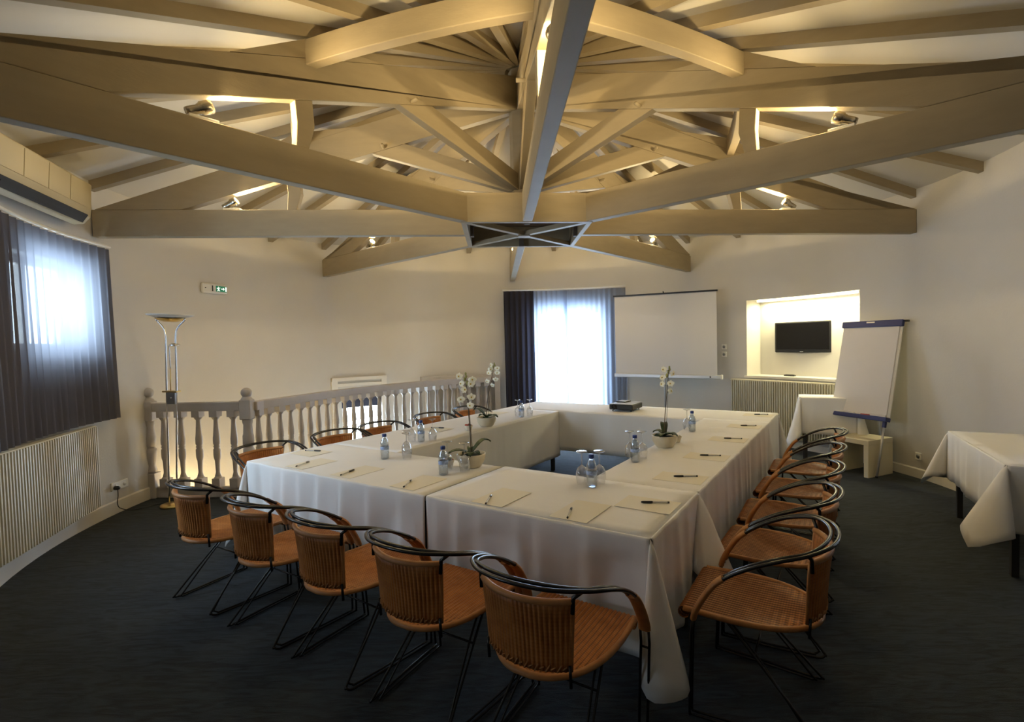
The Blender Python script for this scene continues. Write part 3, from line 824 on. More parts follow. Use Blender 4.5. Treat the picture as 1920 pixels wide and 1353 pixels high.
def mk_cloth(name, label, fr, a0, a1, b0, b1, z, dr, beta=(12, 12, 12, 12), tip=(0.66,) * 4, seed=1, amp=0.030, pitch=0.22, group=None, crease=True):
    """Linen over the board a0..a1 x b0..b1. dr = drop on sides (b0, a1, b1, a0); corners in the order (a0b0, a1b0, a1b1, a0b1)."""
    rnd = random.Random(seed)
    mb = MB()
    # top
    na, nb = max(2, int((a1 - a0) / 0.08)), max(2, int((b1 - b0) / 0.08))
    wr = [(rnd.uniform(0, 2 * PI), rnd.uniform(3, 11), rnd.uniform(-6, 6), rnd.uniform(0.0003, 0.0009)) for _ in range(4)]
    def zt(a, b):
        e = min(a - a0, a1 - a, b - b0, b1 - b) / 0.06
        return z + sum(h * sin(p + fa * a * 1.6 + fb * b * 1.6) for p, fa, fb, h in wr) * max(0, min(1, e))
    mb.grid([[fr(a0 + (a1 - a0) * i / na, b0 + (b1 - b0) * j / nb, zt(a0 + (a1 - a0) * i / na, b0 + (b1 - b0) * j / nb)) for j in range(nb + 1)] for i in range(na + 1)])
    C = [(a0, b0), (a1, b0), (a1, b1), (a0, b1)]
    N = [(0, -1), (1, 0), (0, 1), (-1, 0)]
    R0 = 0.012
    def out_prof(s):                      # rounded edge then nearly plumb
        if s < R0 * 1.57:
            q = s / R0
            return R0 * sin(q), R0 * (1 - cos(q))
        return R0 + 0.012 * (s - R0 * 1.57), R0 + (s - R0 * 1.57)
    ts = [0, 0.006, 0.012, 0.019, 0.05, 0.1, 0.17, 0.25, 0.34, 0.43, 0.52, 0.62]
    for k in range(4):
        D = dr[k]
        if D <= 0: continue
        (pa, pb), (qa, qb) = C[k], C[(k + 1) % 4]
        L = math.hypot(qa - pa, qb - pb)
        n = max(4, int(L / 0.02))
        nd = N[k]
        cs = []
        x = rnd.uniform(0.08, 0.2)
        while x < L:
            cs.append((x, rnd.uniform(0.55, 1.0) * rnd.choice((1, 1, -1)))); x += pitch * rnd.uniform(0.6, 1.4)
        lo, hi = dr[(k - 1) % 4] > 0, dr[(k + 1) % 4] > 0
        rows = []
        for i in range(n + 1):
            s = L * i / n
            base = 0
            for x, h in cs:
                d = (s - x) / 0.05
                if abs(d) < 2.5: base += h * math.exp(-d * d * (3.0 if d < 0 else 0.5))
            base += 0.25 * sin(s * 9 + seed)
            win = 1.0
            if lo: win *= min(1, s / 0.10)
            if hi: win *= min(1, (L - s) / 0.10)
            row = []
            for tt in ts:
                if tt > D: break
                o, dn = out_prof(tt)
                w = amp * base * win * (tt / D) ** 0.4
                row.append(fr(pa + (qa - pa) * s / L + nd[0] * (o + w), pb + (qb - pb) * s / L + nd[1] * (o + w), z - dn))
            o, dn = out_prof(D); w = amp * base * win
            row.append(fr(pa + (qa - pa) * s / L + nd[0] * (o + w), pb + (qb - pb) * s / L + nd[1] * (o + w), z - dn))
            rows.append(row)
        mb.grid(rows)
        # corner fold after this side
        if hi:
            D2 = dr[(k + 1) % 4]; n2 = N[(k + 1) % 4]; ca, cb = qa, qb
            bmax = rad(beta[(k + 1) % 4]); tp = tip[(k + 1) % 4]
            nth, nr = 16, 9
            rows = []
            for q in range(nth + 1):
                th = (PI / 2) * q / nth
                rm = min(D / max(cos(th), 1e-3), D2 / max(sin(th), 1e-3)) if True else D
                rm = min(rm, tp + 0.0)
                m = sin(2 * th)
                be = bmax * (m ** 0.5)
                sw = 0.5 - 0.5 * cos(2 * th)        # 0..1 swing from one side's normal to the other
                dx, dy = nd[0] * cos(th) + n2[0] * sin(th), nd[1] * cos(th) + n2[1] * sin(th)
                side = -sin(4 * th) * 0.05
                tx_, ty_ = -nd[0] * sin(th) + n2[0] * cos(th), -nd[1] * sin(th) + n2[1] * cos(th)
                row = []
                for j in range(nr + 1):
                    r = rm * j / nr
                    o, dn = out_prof(r)
                    h = o * cos(be) + r * sin(be)
                    v = dn * cos(be)
                    row.append(fr(ca + dx * h + tx_ * side * (r / 0.6), cb + dy * h + ty_ * side * (r / 0.6), z - v))
                rows.append(row)
            mb.grid(rows)
    o = mb.build(name, M['cloth'], merge=0.0015, recalc=True)
    md = o.modifiers.new('solid', 'SOLIDIFY'); md.thickness = 0.0015; md.offset = 0
    return tag(o, label, 'tablecloth', group)

hw, hl = TW / 2, TL / 2
GT = 'white cloths of the conference table ring'
mk_table('hidden table under the near cloth beside the stair balustrade', tab, -hw, 0.29, -hl, -1.37)
mk_table('hidden table under the near corner cloth by the wicker chairs', tab, 0.29, hw, -hl, -1.37)
mk_table('long hidden table under the cloth on the plain wall side', tab, 0.985, hw, -1.35, 1.40)
mk_table('long hidden table under the cloth on the balustrade side', tab, -hw, -0.805, -1.35, 1.30)
mk_table('hidden table under the far cloth that holds the projector', tab, -hw, hw, 1.41, hl, inset=0.12)
mk_cloth('tablecloth', 'near white tablecloth ending by the stair balustrade, five sheets on it', tab, -hw, 0.284, -hl, -1.372, 0.752, (0.55, 0, 0.42, 0.55), beta=(14, 12, 12, 12), seed=3, group=GT)
mk_cloth('tablecloth', 'near white tablecloth whose long corner droops almost to the floor', tab, 0.29, hw, -hl, -1.345, 0.751, (0.55, 0.55, 0.10, 0), beta=(12, 16, 24, 12), tip=(0.66, 0.635, 0.6, 0.66), seed=5, amp=0.022, group=GT)
mk_cloth('tablecloth', 'white tablecloth on the side lined by five wicker chairs near plain wall', tab, 0.99, hw, -1.34, 1.395, 0.753, (0.40, 0.55, 0, 0.52), beta=(12, 30, 12, 12), seed=9, amp=0.017, group=GT)
mk_cloth('tablecloth', 'white tablecloth on the side along the curved stair balustrade', tab, -hw, -0.805, -1.366, 1.30, 0.751, (0, 0.57, 0, 0.5), seed=11, amp=0.009, group=GT)
mk_cloth('tablecloth', 'far white tablecloth carrying the black projector', tab, -hw, hw, 1.305, hl, 0.752, (0.50, 0.55, 0.5, 0.5), beta=(8, 8, 14, 12), seed=13, amp=0.010, group=GT)

# side table by the plain wall
SFL, SBL = Vector((3.026, 3.267, 0)), Vector((3.62, 4.465, 0))
s_u = (SBL - SFL).normalized(); s_v = Vector((s_u.y, -s_u.x, 0))
def sid(a, b, z): q = SFL + s_v * a + s_u * b; return Vector((q.x, q.y, z))
SLn = (SBL - SFL).length
mk_table('side table with black legs under white cloth by plain wall', sid, 0, 0.5, 0, SLn, group=None)
mk_cloth('tablecloth', 'white cloth with drooping corners on the side table by plain wall', sid, 0, 0.5, 0, SLn, 0.752, (0.45, 0.4, 0.42, 0.43), beta=(36, 10, 3, 22), tip=(0.66, 0.5, 0.4, 0.58), seed=21, amp=0.016)
# small draped table behind the flipchart
MFL = Vector((3.30, 6.42, 0)); m_u = Vector((0.906, -0.42, 0)).normalized(); m_v = Vector((0.42, 0.906, 0)).normalized()
def sml(a, b, z): q = MFL + m_u * a + m_v * b; return Vector((q.x, q.y, z))
mk_table('small high table draped in white behind the flipchart', sml, 0, 0.62, 0, 0.36, z=0.845, group=None)
mk_cloth('tablecloth', 'white cloth on the small high table behind the flipchart', sml, 0, 0.62, 0, 0.36, 0.852, (0.47, 0.5, 0.3, 0.5), beta=(16, 14, 10, 10), tip=(0.66, 0.6, 0.5, 0.5), seed=23, amp=0.012)

# ================================================================ CHAIRS
def smooth_path(pts, n=8, closed=False):
    """Catmull-Rom through pts."""
    P = [Vector(p) for p in pts]; out = []
    N_ = len(P)
    rng = range(N_) if closed else range(N_ - 1)
    for i in rng:
        p0 = P[(i - 1) % N_] if closed or i > 0 else P[0] * 2 - P[1]
        p1, p2 = P[i], P[(i + 1) % N_]
        p3 = P[(i + 2) % N_] if closed or i + 2 < N_ else p2 * 2 - p1
        for k in range(n):
            t = k / n
            out.append(0.5 * ((2 * p1) + (p2 - p0) * t + (2 * p0 - 5 * p1 + 4 * p2 - p3) * t * t + (3 * p1 - p0 - 3 * p2 + p3) * t ** 3))
    if not closed: out.append(P[-1])
    return out

def make_chair(label, group):
    t = thing('wicker_chair', label, 'chair', (0, 0, 0), 0, group)
    # seat outline: straight front, full rounded rear
    def half_w(y):
        if y > 0.10: return 0.225 + 0.012 * (0.26 - y) / 0.16
        s = (0.10 - y) / 0.37
        return 0.237 * max(0.0, 1 - s ** 2.6) ** 0.5
    ys = [0.262, 0.255, 0.24, 0.22, 0.19] + [0.16 - 0.03 * i for i in range(12)] + [-0.195, -0.215, -0.235, -0.25, -0.26, -0.267]
    nx = 92
    def top_z(x, y):
        z = 0.445 - 0.012 * max(0, 1 - (x / 0.24) ** 2) * max(0, 1 - ((y + 0.02) / 0.27) ** 2)
        return z
    def row(y, dz, rib):
        w = half_w(y); r = []
        for i in range(nx + 1):
            x = w * (2 * i / nx - 1)
            z = top_z(x, y) + dz
            if rib: z += 0.0028 * sin(2 * PI * x / 0.0205)
            r.append(Vector((x, y, z)))
        return r
    mb = MB()
    top = [row(y, 0, True) for y in ys]
    # rolled front edge
    fr_roll = []
    for q in range(1, 9):
        th = PI * 1.25 * q / 8
        fr_roll.insert(0, [Vector((p.x, 0.262 + 0.026 * sin(th), p.z - 0.026 * (1 - cos(th)))) for p in top[0]])
    mb.grid(fr_roll + top)
    bot = [row(y, -0.016, False) for y in ys]
    mb.grid(bot)
    mb.build('seat', M['rattan'], t, recalc=True)
    # bound rim round the seat
    rim = [Vector((half_w(y), y, top_z(half_w(y), y) - 0.006)) for y in ys] + [Vector((-half_w(y), y, top_z(half_w(y), y) - 0.006)) for y in ys[::-1]]
    MB().tube(rim, 0.0125, 8).build('seat_rim', M['rattan_rim'], t)
    # backrest shell: vertical canes on a shallow curve
    def back_pt(u, v, rib=True):
        R = 0.30; phi = u * rad(39.5 - 3 * (1 - v))
        d = 0.0022 * sin(u * 2 * PI * 11.5) if rib else 0
        yc = 0.022 - 0.012 * v
        flare = 0.012 * v * v
        return Vector(((R + d + flare) * sin(phi), yc - (R + d + flare) * cos(phi), 0.470 + 0.255 * v))
    nu = 104
    mb = MB()
    mb.grid([[back_pt(2 * i / nu - 1, j / 8) for i in range(nu + 1)] for j in range(9)])
    o = mb.build('backrest', M['rattan_back'], t)
    sdm = o.modifiers.new('solid', 'SOLIDIFY'); sdm.thickness = 0.009; sdm.offset = 0
    edge = [back_pt(2 * i / 30 - 1, 1, False) + Vector((0, 0, 0.004)) for i in range(31)]
    MB().tube(edge, 0.0125, 8).build('backrest_rim', M['rattan_rim'], t)
    for sx in (-1, 1):
        MB().tube([back_pt(sx, j / 6, False) for j in range(7)], 0.007, 6).build('backrest_edge', M['rattan_rim'], t)
    # stitching between backrest and seat
    mb = MB()
    for i in range(9):
        u = -0.86 + 1.72 * i / 8
        for k in (-1, 1):
            mb.tube([back_pt(u - 0.05 + 0.05 * k, 0.02, False) + Vector((0, -0.008, 0.004 * k)), back_pt(u + 0.05 * k + 0.03, 0.09, False) + Vector((0, -0.008, -0.004 * k))], 0.003, 5)
    st = mb.build('stitching', M['rattan_rim'], t); st['kind'] = 'stuff'
    # arm hoop: two parallel tubes that fall from the back to the arm ends
    def hoop(k):
        return [(0.283 + k, 0.085, 0.632), (0.287 + k, 0.03, 0.672), (0.288 + k, -0.05, 0.717), (0.279 + k, -0.135, 0.752), (0.243 + k * 0.9, -0.225, 0.776), (0.14 + k * 0.5, -0.292 - k * 0.85, 0.788),
                (0, -0.315 - k, 0.792)]
    for e in (-0.015, 0.015):
        h = hoop(e)
        full = h + [(-x, y, z) for x, y, z in h[-2::-1]]
        MB().tube(smooth_path(full, 6), 0.0080, 8).build('arm_tube', M['tube'], t)
    # bound arm ends and the rods that carry on to the floor, one pair a side
    for sx in (1, -1):
        wp = smooth_path([(sx * 0.283, 0.08, 0.636), (sx * 0.284, 0.12, 0.598), (sx * 0.287, 0.165, 0.53), (sx * 0.288, 0.195, 0.47), (sx * 0.287, 0.203, 0.44)], 5)
        mb = MB()
        rows = []
        for i, p in enumerate(wp):
            tan = (wp[min(i + 1, len(wp) - 1)] - wp[max(i - 1, 0)]).normalized()
            side = Vector((1, 0, 0)); side = (side - tan * side.dot(tan)).normalized(); nn = tan.cross(side)
            rows.append([p + side * (0.027 * cos(q)) + nn * (0.0135 * sin(q)) for q in [2 * PI * k / 12 for k in range(13)]])
        mb.grid(rows); mb.add(rows[0][:12], [tuple(range(12))]); mb.add(rows[-1][:12], [tuple(range(12))])
        mb.build('arm_binding', M['rattan_rim'], t)
        rods = MB()
        fx = 0.287
        for e in (-0.018, 0.018):
            rods.tube([(sx * (fx + e), 0.202, 0.45), (sx * (fx + e), 0.21, 0.38), (sx * (fx - 0.02 + e), 0.225, 0.02), (sx * (fx - 0.02 + e), 0.224, 0.008)], 0.0058, 7)
        rods.tube([(sx * (fx - 0.018), 0.212, 0.36), (sx * (fx + 0.018), 0.212, 0.36)], 0.005, 6)
        rods.build('front_leg', M['tube'], t)
        # floor runner with a hairpin at the back, returning up under the seat
        for dx, dy, rr0 in ((0.0, 0.0, 0.0058), (-0.024, 0.028, 0.0050)):
            run = smooth_path([(sx * (0.278 + dx), 0.224, 0.008), (sx * (0.262 + dx), 0.0, 0.008), (sx * (0.243 + dx), -0.20, 0.008), (sx * (0.238 + dx), -0.242 + dy, 0.010), (sx * (0.228 + dx), -0.258 + dy, 0.022), (sx * (0.218 + dx), -0.242 + dy, 0.045), (sx * (0.18 + dx), -0.02, 0.28), (sx * (0.155 + dx), 0.13, 0.425)], 6)
            MB().tube(run, rr0, 7).build('sled_leg', M['tube'], t)
        # upright joining hoop, backrest and seat
        b0_, b1_ = back_pt(0.98 * sx, 0, False), back_pt(0.98 * sx, 1, False)
        MB().tube([b0_ + Vector((sx * 0.004, -0.006, -0.055)), b0_ + Vector((sx * 0.004, -0.010, 0.025))], 0.0062, 6).build('back_strap', M['tube'], t)
        MB().tube([b1_ + Vector((sx * 0.003, -0.006, -0.035)), b1_ + Vector((sx * 0.006, -0.004, 0.02)), Vector((sx * 0.235, -0.222, 0.774))], 0.0085, 6).build('back_post', M['tube'], t)
    MB().tube([(-0.175, -0.02, 0.278), (0.175, -0.02, 0.278)], 0.005, 6).build('stretcher', M['tube'], t)
    return t

GC = 'wicker armchairs round the conference table'
def face(da, db):                       # rotation that turns the chair's +Y toward the given table direction
    w = tab(da, db, 0) - tab(0, 0, 0)
    return math.atan2(-w.x, w.y)
near = [(-1.16, 'wicker armchair on the near side, first one beside the brass lamp', 0.03), (-0.475, 'second wicker armchair from the brass lamp along the near side', 0.02), (0.155, 'middle wicker armchair of the five on the near table side', -0.03),
        (0.765, 'fourth wicker armchair from the brass lamp on the near side', 0.02), (1.383, 'wicker armchair nearest the viewer, back turned, by drooping cloth corner', 0.0)]
rt = [(-1.812, 'first wicker armchair past the drooping cloth corner, seat fully visible', 0.02), (-1.15, 'second wicker armchair past the drooping corner on plain wall side', -0.02), (-0.53, 'third wicker armchair along the plain wall side of the table', 0.03),
      (0.14, 'fourth wicker armchair along the plain wall side of the table', -0.02), (0.87, 'wicker armchair next to the white bench and flipchart', 0.02)]
lf = [(-1.79, 'wicker armchair at the balustrade side, beside the second ball topped post', 0.03), (-1.07, 'second wicker armchair along the curved balustrade', -0.03), (-0.53, 'third wicker armchair along the balustrade, in front of stair window', 0.02),
      (0.25, 'fourth wicker armchair along the curved balustrade', 0.0), (0.93, 'wicker armchair by the balustrade nearest the balcony curtain', 0.02)]
chair0 = make_chair(near[0][1], GC)
first = True
for lst, da, db, pos in ((near, 0, 1, lambda s: tab(s, -2.49, 0)), (rt, -1, 0, lambda s: tab(2.017, s, 0)), (lf, 1, 0, lambda s: tab(-1.79, s, 0))):
    for s, lab, j in lst:
        if first:
            chair0.location = pos(s); chair0.rotation_euler = (0, 0, face(da, db) + j); first = False
        else:
            dup(chair0, pos(s), face(da, db) + j, lab, GC)

# ================================================================ THINGS ON THE TABLES
ZT_ = 0.7535
def make_bottle(label):
    t = thing('water_bottle', label, 'bottle', (0, 0, 0), 0, 'small water bottles on the tables')
    lathe_obj('bottle_body', [(0, 0.004), (0.022, 0.0), (0.031, 0.006), (0.032, 0.02), (0.030, 0.028), (0.032, 0.036), (0.032, 0.058), (0.032, 0.098), (0.030, 0.104), (0.032, 0.112), (0.031, 0.125), (0.024, 0.148), (0.014, 0.165), (0.0125, 0.172), (0.0125, 0.180)], M['pet'], t)
    lathe_obj('water', [(0, 0.006), (0.029, 0.008), (0.0295, 0.12), (0.022, 0.146), (0.013, 0.160), (0, 0.160)], M['pet'], t)
    lathe_obj('label_band', [(0.0326, 0.074), (0.0330, 0.075), (0.0330, 0.097), (0.0326, 0.098)], M['label'], t)
    lathe_obj('cap', [(0.0155, 0.172), (0.0165, 0.174), (0.0165, 0.192), (0.014, 0.195), (0, 0.195)], M['capblue'], t)
    return t
bots = [((722, 860), (-0.692, -1.575), 'water bottle on the near cloth closest to the balustrade'), ((790, 828), (-0.937, -0.948), 'water bottle on the balustrade side cloth between two glasses'),
        ((832, 890), (0.058, -1.726), 'water bottle in front of the orchid on the near cloth'), ((978, 782), (-0.939, 0.672), 'farthest water bottle by the dark drape'),
        ((1110, 912), (1.061, -1.52), 'water bottle with two upturned glasses on the near corner cloth'), ((1191, 866), (1.063, -0.826), 'water bottle beside the orchid on plain wall side'),
        ((1298, 809), (1.096, 0.539), 'water bottle beyond the orchid on plain wall side')]
bt0 = make_bottle(bots[0][2])
for i, (_, (a, b), lab) in enumerate(bots):
    if i == 0: bt0.location = tab(a, b, ZT_)
    else: dup(bt0, tab(a, b, ZT_), i * 0.9, lab)
def make_glass(label):
    t = thing('wine_glass', label, 'glass', (0, 0, 0), 0, 'upturned wine glasses on the tables')
    lathe_obj('bowl', [(0.031, 0.0), (0.0345, 0.022), (0.0385, 0.05), (0.037, 0.075), (0.028, 0.098), (0.012, 0.112), (0.0045, 0.118)], M['glass'], t, seg=20)
    lathe_obj('stem', [(0.0045, 0.118), (0.0036, 0.135), (0.0036, 0.175), (0.006, 0.186)], M['glass'], t, seg=10)
    lathe_obj('foot', [(0.006, 0.186), (0.020, 0.192), (0.034, 0.1985), (0.034, 0.2005), (0.0, 0.2015)], M['glass'], t, seg=20)
    return t
gl = [((-0.62, -1.42), 'upturned wine glass behind the bottle closest to the balustrade'), ((-0.53, -1.50), 'upturned wine glass beside the bottle on the near cloth end'), ((-1.02, -0.98), 'upturned wine glass before the second bottle along the balustrade'),
      ((-0.87, -0.87), 'upturned wine glass behind the second bottle along the balustrade'), ((-0.005, -1.62), 'upturned wine glass hidden behind bottle by the near orchid'), ((0.135, -1.60), 'upturned wine glass against the pot of the near orchid'),
      ((-1.01, 0.70), 'upturned wine glass beside the farthest bottle by the dark drape'), ((-0.90, 0.79), 'upturned wine glass behind the farthest bottle'), ((0.985, -1.50), 'upturned wine glass on the balustrade side of the near corner bottle'),
      ((1.075, -1.44), 'upturned wine glass behind the near corner bottle'), ((0.985, -0.73), 'upturned wine glass before the bottle by the plain wall orchid'), ((1.07, -0.70), 'upturned wine glass behind the bottle by the plain wall orchid'),
      ((1.03, 0.60), 'upturned wine glass beside the bottle beyond the plain wall orchid')]
gl0 = make_glass(gl[0][1])
for i, ((a, b), lab) in enumerate(gl):
    if i == 0: gl0.location = tab(a, b, ZT_)
    else: dup(gl0, tab(a, b, ZT_), 0, lab)

# paper sheets and pens: (pen tail, pen cap, sheet centre, sheet turn, label stem, style)
pens = [((-1.558, -1.694), (-1.388, -1.635), 0, 'on the corner of the near cloth by the balustrade', 'b'),
        ((-1.075, -2.064), (-1.129, -1.926), 1, 'second along the near edge from the balustrade', 'w'),
        ((-0.553, -2.066), (-0.591, -1.942), 1, 'third along the near edge from the balustrade', 'b'),
        ((0.056, -2.076), (-0.018, -1.941), 1, 'at the seam of the two near cloths', 'w'),
        ((0.710, -2.099), (0.64, -1.958), 1, 'in the middle of the near corner cloth edge', 'w'),
        ((1.206, -2.085), (1.15, -1.936), 1, 'closest to the viewer at the near edge', 'w'),
        ((1.575, -1.623), (1.424, -1.693), 2, 'beside the drooping cloth corner', 'b'),
        ((1.567, -1.036), (1.42, -1.11), 2, 'second along the plain wall side', 'b'),
        ((1.573, -0.39), (1.406, -0.452), 2, 'third along the plain wall side', 'b'),
        ((1.584, 0.334), (1.426, 0.287), 2, 'fourth along the plain wall side', 'b'),
        ((1.574, 1.079), (1.436, 1.019), 2, 'fifth along the plain wall side', 'b'),
        ((1.573, 1.903), (1.426, 1.843), 2, 'on the far corner by the radiator', 'b'),
        ((-1.365, -0.364), (-1.25, -0.33), 0, 'behind the second bottle along the balustrade', 'b'),
        ((-1.64, 0.92), (-1.52, 0.86), 0, 'at the far end of the balustrade side cloth', 'b')]
for (ta, tb_), (ca, cb), side, lab, sty in pens:
    p0, p1 = tab(ta, tb_, 0), tab(ca, cb, 0)
    if side == 1: cen = ((ta + ca) / 2 + 0.03, -hl + 0.17); wa, wb = 0.21, 0.297
    elif side == 2: cen = (hw - 0.165, (tb_ + cb) / 2 - 0.03); wa, wb = 0.297, 0.21
    else: cen = (max(-hw + 0.165, (ta + ca) / 2 + 0.02), (tb_ + cb) / 2 - 0.04); wa, wb = 0.297, 0.21
    q = []
    for z in (ZT_ + 0.0012, ZT_ + 0.0022):
        for da, db in ((-1, -1), (1, -1), (1, 1), (-1, 1)): q.append(tab(cen[0] + da * wa / 2, cen[1] + db * wb / 2, z))
    tag(MB().hexa(q).build('paper_sheet', M['paper']), 'ivory paper sheet ' + lab, 'paper', 'paper sheets laid at each place')
    d = (p1 - p0).normalized(); c = (p0 + p1) / 2
    z = ZT_ + 0.0085
    s, e = c - d * 0.072, c + d * 0.072
    s.z = e.z = z
    t = thing('pen', ('black capped clear pen ' if sty == 'b' else 'white pen with black tip ') + lab, 'pen', (c.x, c.y, ZT_ + 0.002), 0, 'ballpoint pens on the paper sheets')
    MB().tube([s, s.lerp(e, 0.62)], 0.0048, 6, smooth=False).build('barrel', M['pen_clear'], t)
    if sty == 'b':
        MB().tube([s.lerp(e, 0.58), s.lerp(e, 0.62), s.lerp(e, 0.94), e], [0.0056, 0.0066, 0.006, 0.004], 8).build('cap', M['black'], t)
        MB().tube([s.lerp(e, 0.05), s.lerp(e, 0.6)], 0.0050, 4).build('ink_refill', M['black_matte'], t)
        MB().tube([s - d * 0.004, s + d * 0.006], 0.0054, 6).build('end_plug', M['black'], t)
    else:
        MB().tube([s.lerp(e, 0.60), s.lerp(e, 0.9), e], [0.0052, 0.0052, 0.0015], 8).build('grip', M['white'], t)
        MB().tube([s - d * 0.008, s + d * 0.004], 0.0052, 6).build('push_button', M['black'], t)
        MB().tube([s.lerp(e, 0.72), s.lerp(e, 0.97)], 0.0058, 6).build('clip_band', M['black'], t)

# orchids
def make_orchid(label, loc, turn, lean, height, flw, seed):
    rnd = random.Random(seed)
    t = thing('potted_orchid', label, 'orchid', loc, 0, 'white orchids in ivory bowls')
    L = Vector(loc)
    MB().lathe([(0, 0.0), (0.062, 0.0), (0.070, 0.006), (0.096, 0.05), (0.103, 0.085), (0.102, 0.097), (0.095, 0.097), (0.09, 0.075), (0, 0.072)], L, 28).build('pot', M['pot'], t)
    MB().lathe([(0.092, 0.078), (0.05, 0.088), (0, 0.092)], L, 16).build('moss', M['soil'], t)
    R = Matrix.Rotation(turn, 3, 'Z')
    for q, (az, ln, up, wd) in enumerate(((10, 0.155, 0.10, 0.030), (175, 0.16, 0.045, 0.034), (75, 0.10, 0.05, 0.03), (255, 0.11, 0.035, 0.032), (120, 0.09, 0.02, 0.03), (310, 0.08, 0.03, 0.026))):
        rows = []
        for i in range(9):
            s = i / 8
            r_ = ln * s
            zz = 0.088 + up * sin(s * PI * 0.62) * 1.1 - 0.03 * s * s
            w = wd * (sin(PI * min(1, s * 0.92 + 0.06)) ** 0.7)
            c = R @ Vector((cos(rad(az)) * r_, sin(rad(az)) * r_, zz)); n = R @ Vector((-sin(rad(az)), cos(rad(az)), 0))
            rows.append([L + c - n * w + Vector((0, 0, 0.008)), L + c, L + c + n * w + Vector((0, 0, 0.008))])
        o = MB().grid(rows).build('leaf', M['leaf'], t)
        sdm = o.modifiers.new('solid', 'SOLIDIFY'); sdm.thickness = 0.003; sdm.offset = 0
    lx, ly = lean
    st = smooth_path([L + Vector((0, 0, 0.085)), L + Vector((lx * 0.1, ly * 0.1, height * 0.35)), L + Vector((lx * 0.55, ly * 0.55, height * 0.68)), L + Vector((lx * 0.9, ly * 0.9, height * 0.9)), L + Vector((lx, ly, height))], 6)
    MB().tube(st, [0.0042 - 0.0026 * i / (len(st) - 1) for i in range(len(st))], 6).build('stem', M['stem'], t)
    cv = Vector((0, 0, CAM_H)) - L
    for k in range(flw):
        s = 0.52 + 0.36 * k / max(1, flw - 1)
        p = st[int(s * (len(st) - 1))]
        sd = 1 if k % 2 else -1
        f = (Vector((cv.x, cv.y, 0)).normalized() + Vector((rnd.uniform(-1.3, 1.3), rnd.uniform(-0.3, 0.3), rnd.uniform(-0.5, 0.5)))).normalized()
        x = f.cross(Vector((0, 0, 1))).normalized(); y = x.cross(f)
        c = p + x * sd * rnd.uniform(0.025, 0.05) + Vector((0, 0, rnd.uniform(-0.012, 0.012))) + f * 0.015
        mb = MB()
        for q, (an, ln, wd) in enumerate(((90, 0.029, 0.011), (14, 0.032, 0.017), (166, 0.032, 0.017), (232, 0.027, 0.010), (308, 0.027, 0.010))):
            dv = x * cos(rad(an)) + y * sin(rad(an)); nv = f.cross(dv)
            rows = []
            for i in range(6):
                s2 = i / 5; w = wd * (sin(PI * (0.08 + 0.88 * s2)) ** 0.8)
                cc = c + dv * ln * s2 + f * (0.006 * sin(PI * s2) - 0.006 * s2 * s2)
                rows.append([cc - nv * w, cc + f * 0.003, cc + nv * w])
            mb.grid(rows)
        fo = mb.build('flower', M['petal'], t)
        MB().ball(c + f * 0.007, 0.006, 8, 5).build('throat', M['pollen'], fo)
        MB().tube([p, c - f * 0.004], 0.0012, 5).build('flower_stalk', M['stem'], fo)
    for k in range(4):
        p = st[-1 - k * 2] + Vector((rnd.uniform(-0.014, 0.014), rnd.uniform(-0.01, 0.01), 0))
        MB().ball(p, 0.0075 + 0.0012 * k, 8, 5, (1, 1, 1.6)).build('bud', M['bud'], t)
    # support cane
    MB().tube([L + Vector((0.012, 0, 0.08)), st[int(0.55 * len(st))] + Vector((0.006, 0, 0))], 0.002, 5).build('support_cane', M['stem'], t)
make_orchid('white orchid in ivory bowl on the near cloth by bottle', tab(0.085, -1.47, ZT_), 0.35, (-0.03, 0.05), 0.66, 8, 4)
make_orchid('white orchid in ivory bowl on the balustrade side cloth', tab(-0.925, -0.01, ZT_), 2.6, (0.09, 0.06), 0.66, 8, 8)
make_orchid('white orchid in ivory bowl on the plain wall side cloth', tab(1.085, -0.235, ZT_), 1.2, (0.03, -0.05), 0.65, 6, 15)
# candy cups
for (a, b), lab, cols in (((-0.06, -1.55), 'small ivory cup of wrapped sweets beside the near orchid', ('red', 'darkgreen', 'black')), ((-0.93, -0.30), 'small ivory cup of wrapped sweets before the balustrade side orchid', ('red', 'red', 'black')),
                          ((1.115, -0.02), 'small ivory cup of wrapped sweets behind the plain wall orchid', ('pollen', 'red', 'petal'))):
    L = tab(a, b, ZT_)
    t = thing('sweet_cup', lab, 'cup', L, 0, 'cups of sweets beside the orchids')
    MB().lathe([(0, 0), (0.026, 0), (0.030, 0.004), (0.046, 0.052), (0.044, 0.054), (0.042, 0.05), (0.03, 0.02), (0, 0.02)], L, 20).build('cup_body', M['cup'], t)
    for k, cn in enumerate(cols * 2):
        an = k * 1.05 + 0.3
        o = MB().ball(L + Vector((0.022 * cos(an), 0.022 * sin(an), 0.050 + 0.006 * (k % 2))), 0.0125, 8, 5, (1.3, 1, 0.8))
        tag(o.build('wrapped_sweet', M[cn]), 'wrapped sweet in the ' + lab.replace('small ivory cup of wrapped sweets', 'cup'), 'sweet', 'sweets in the cup ' + lab.split('sweets ')[1])

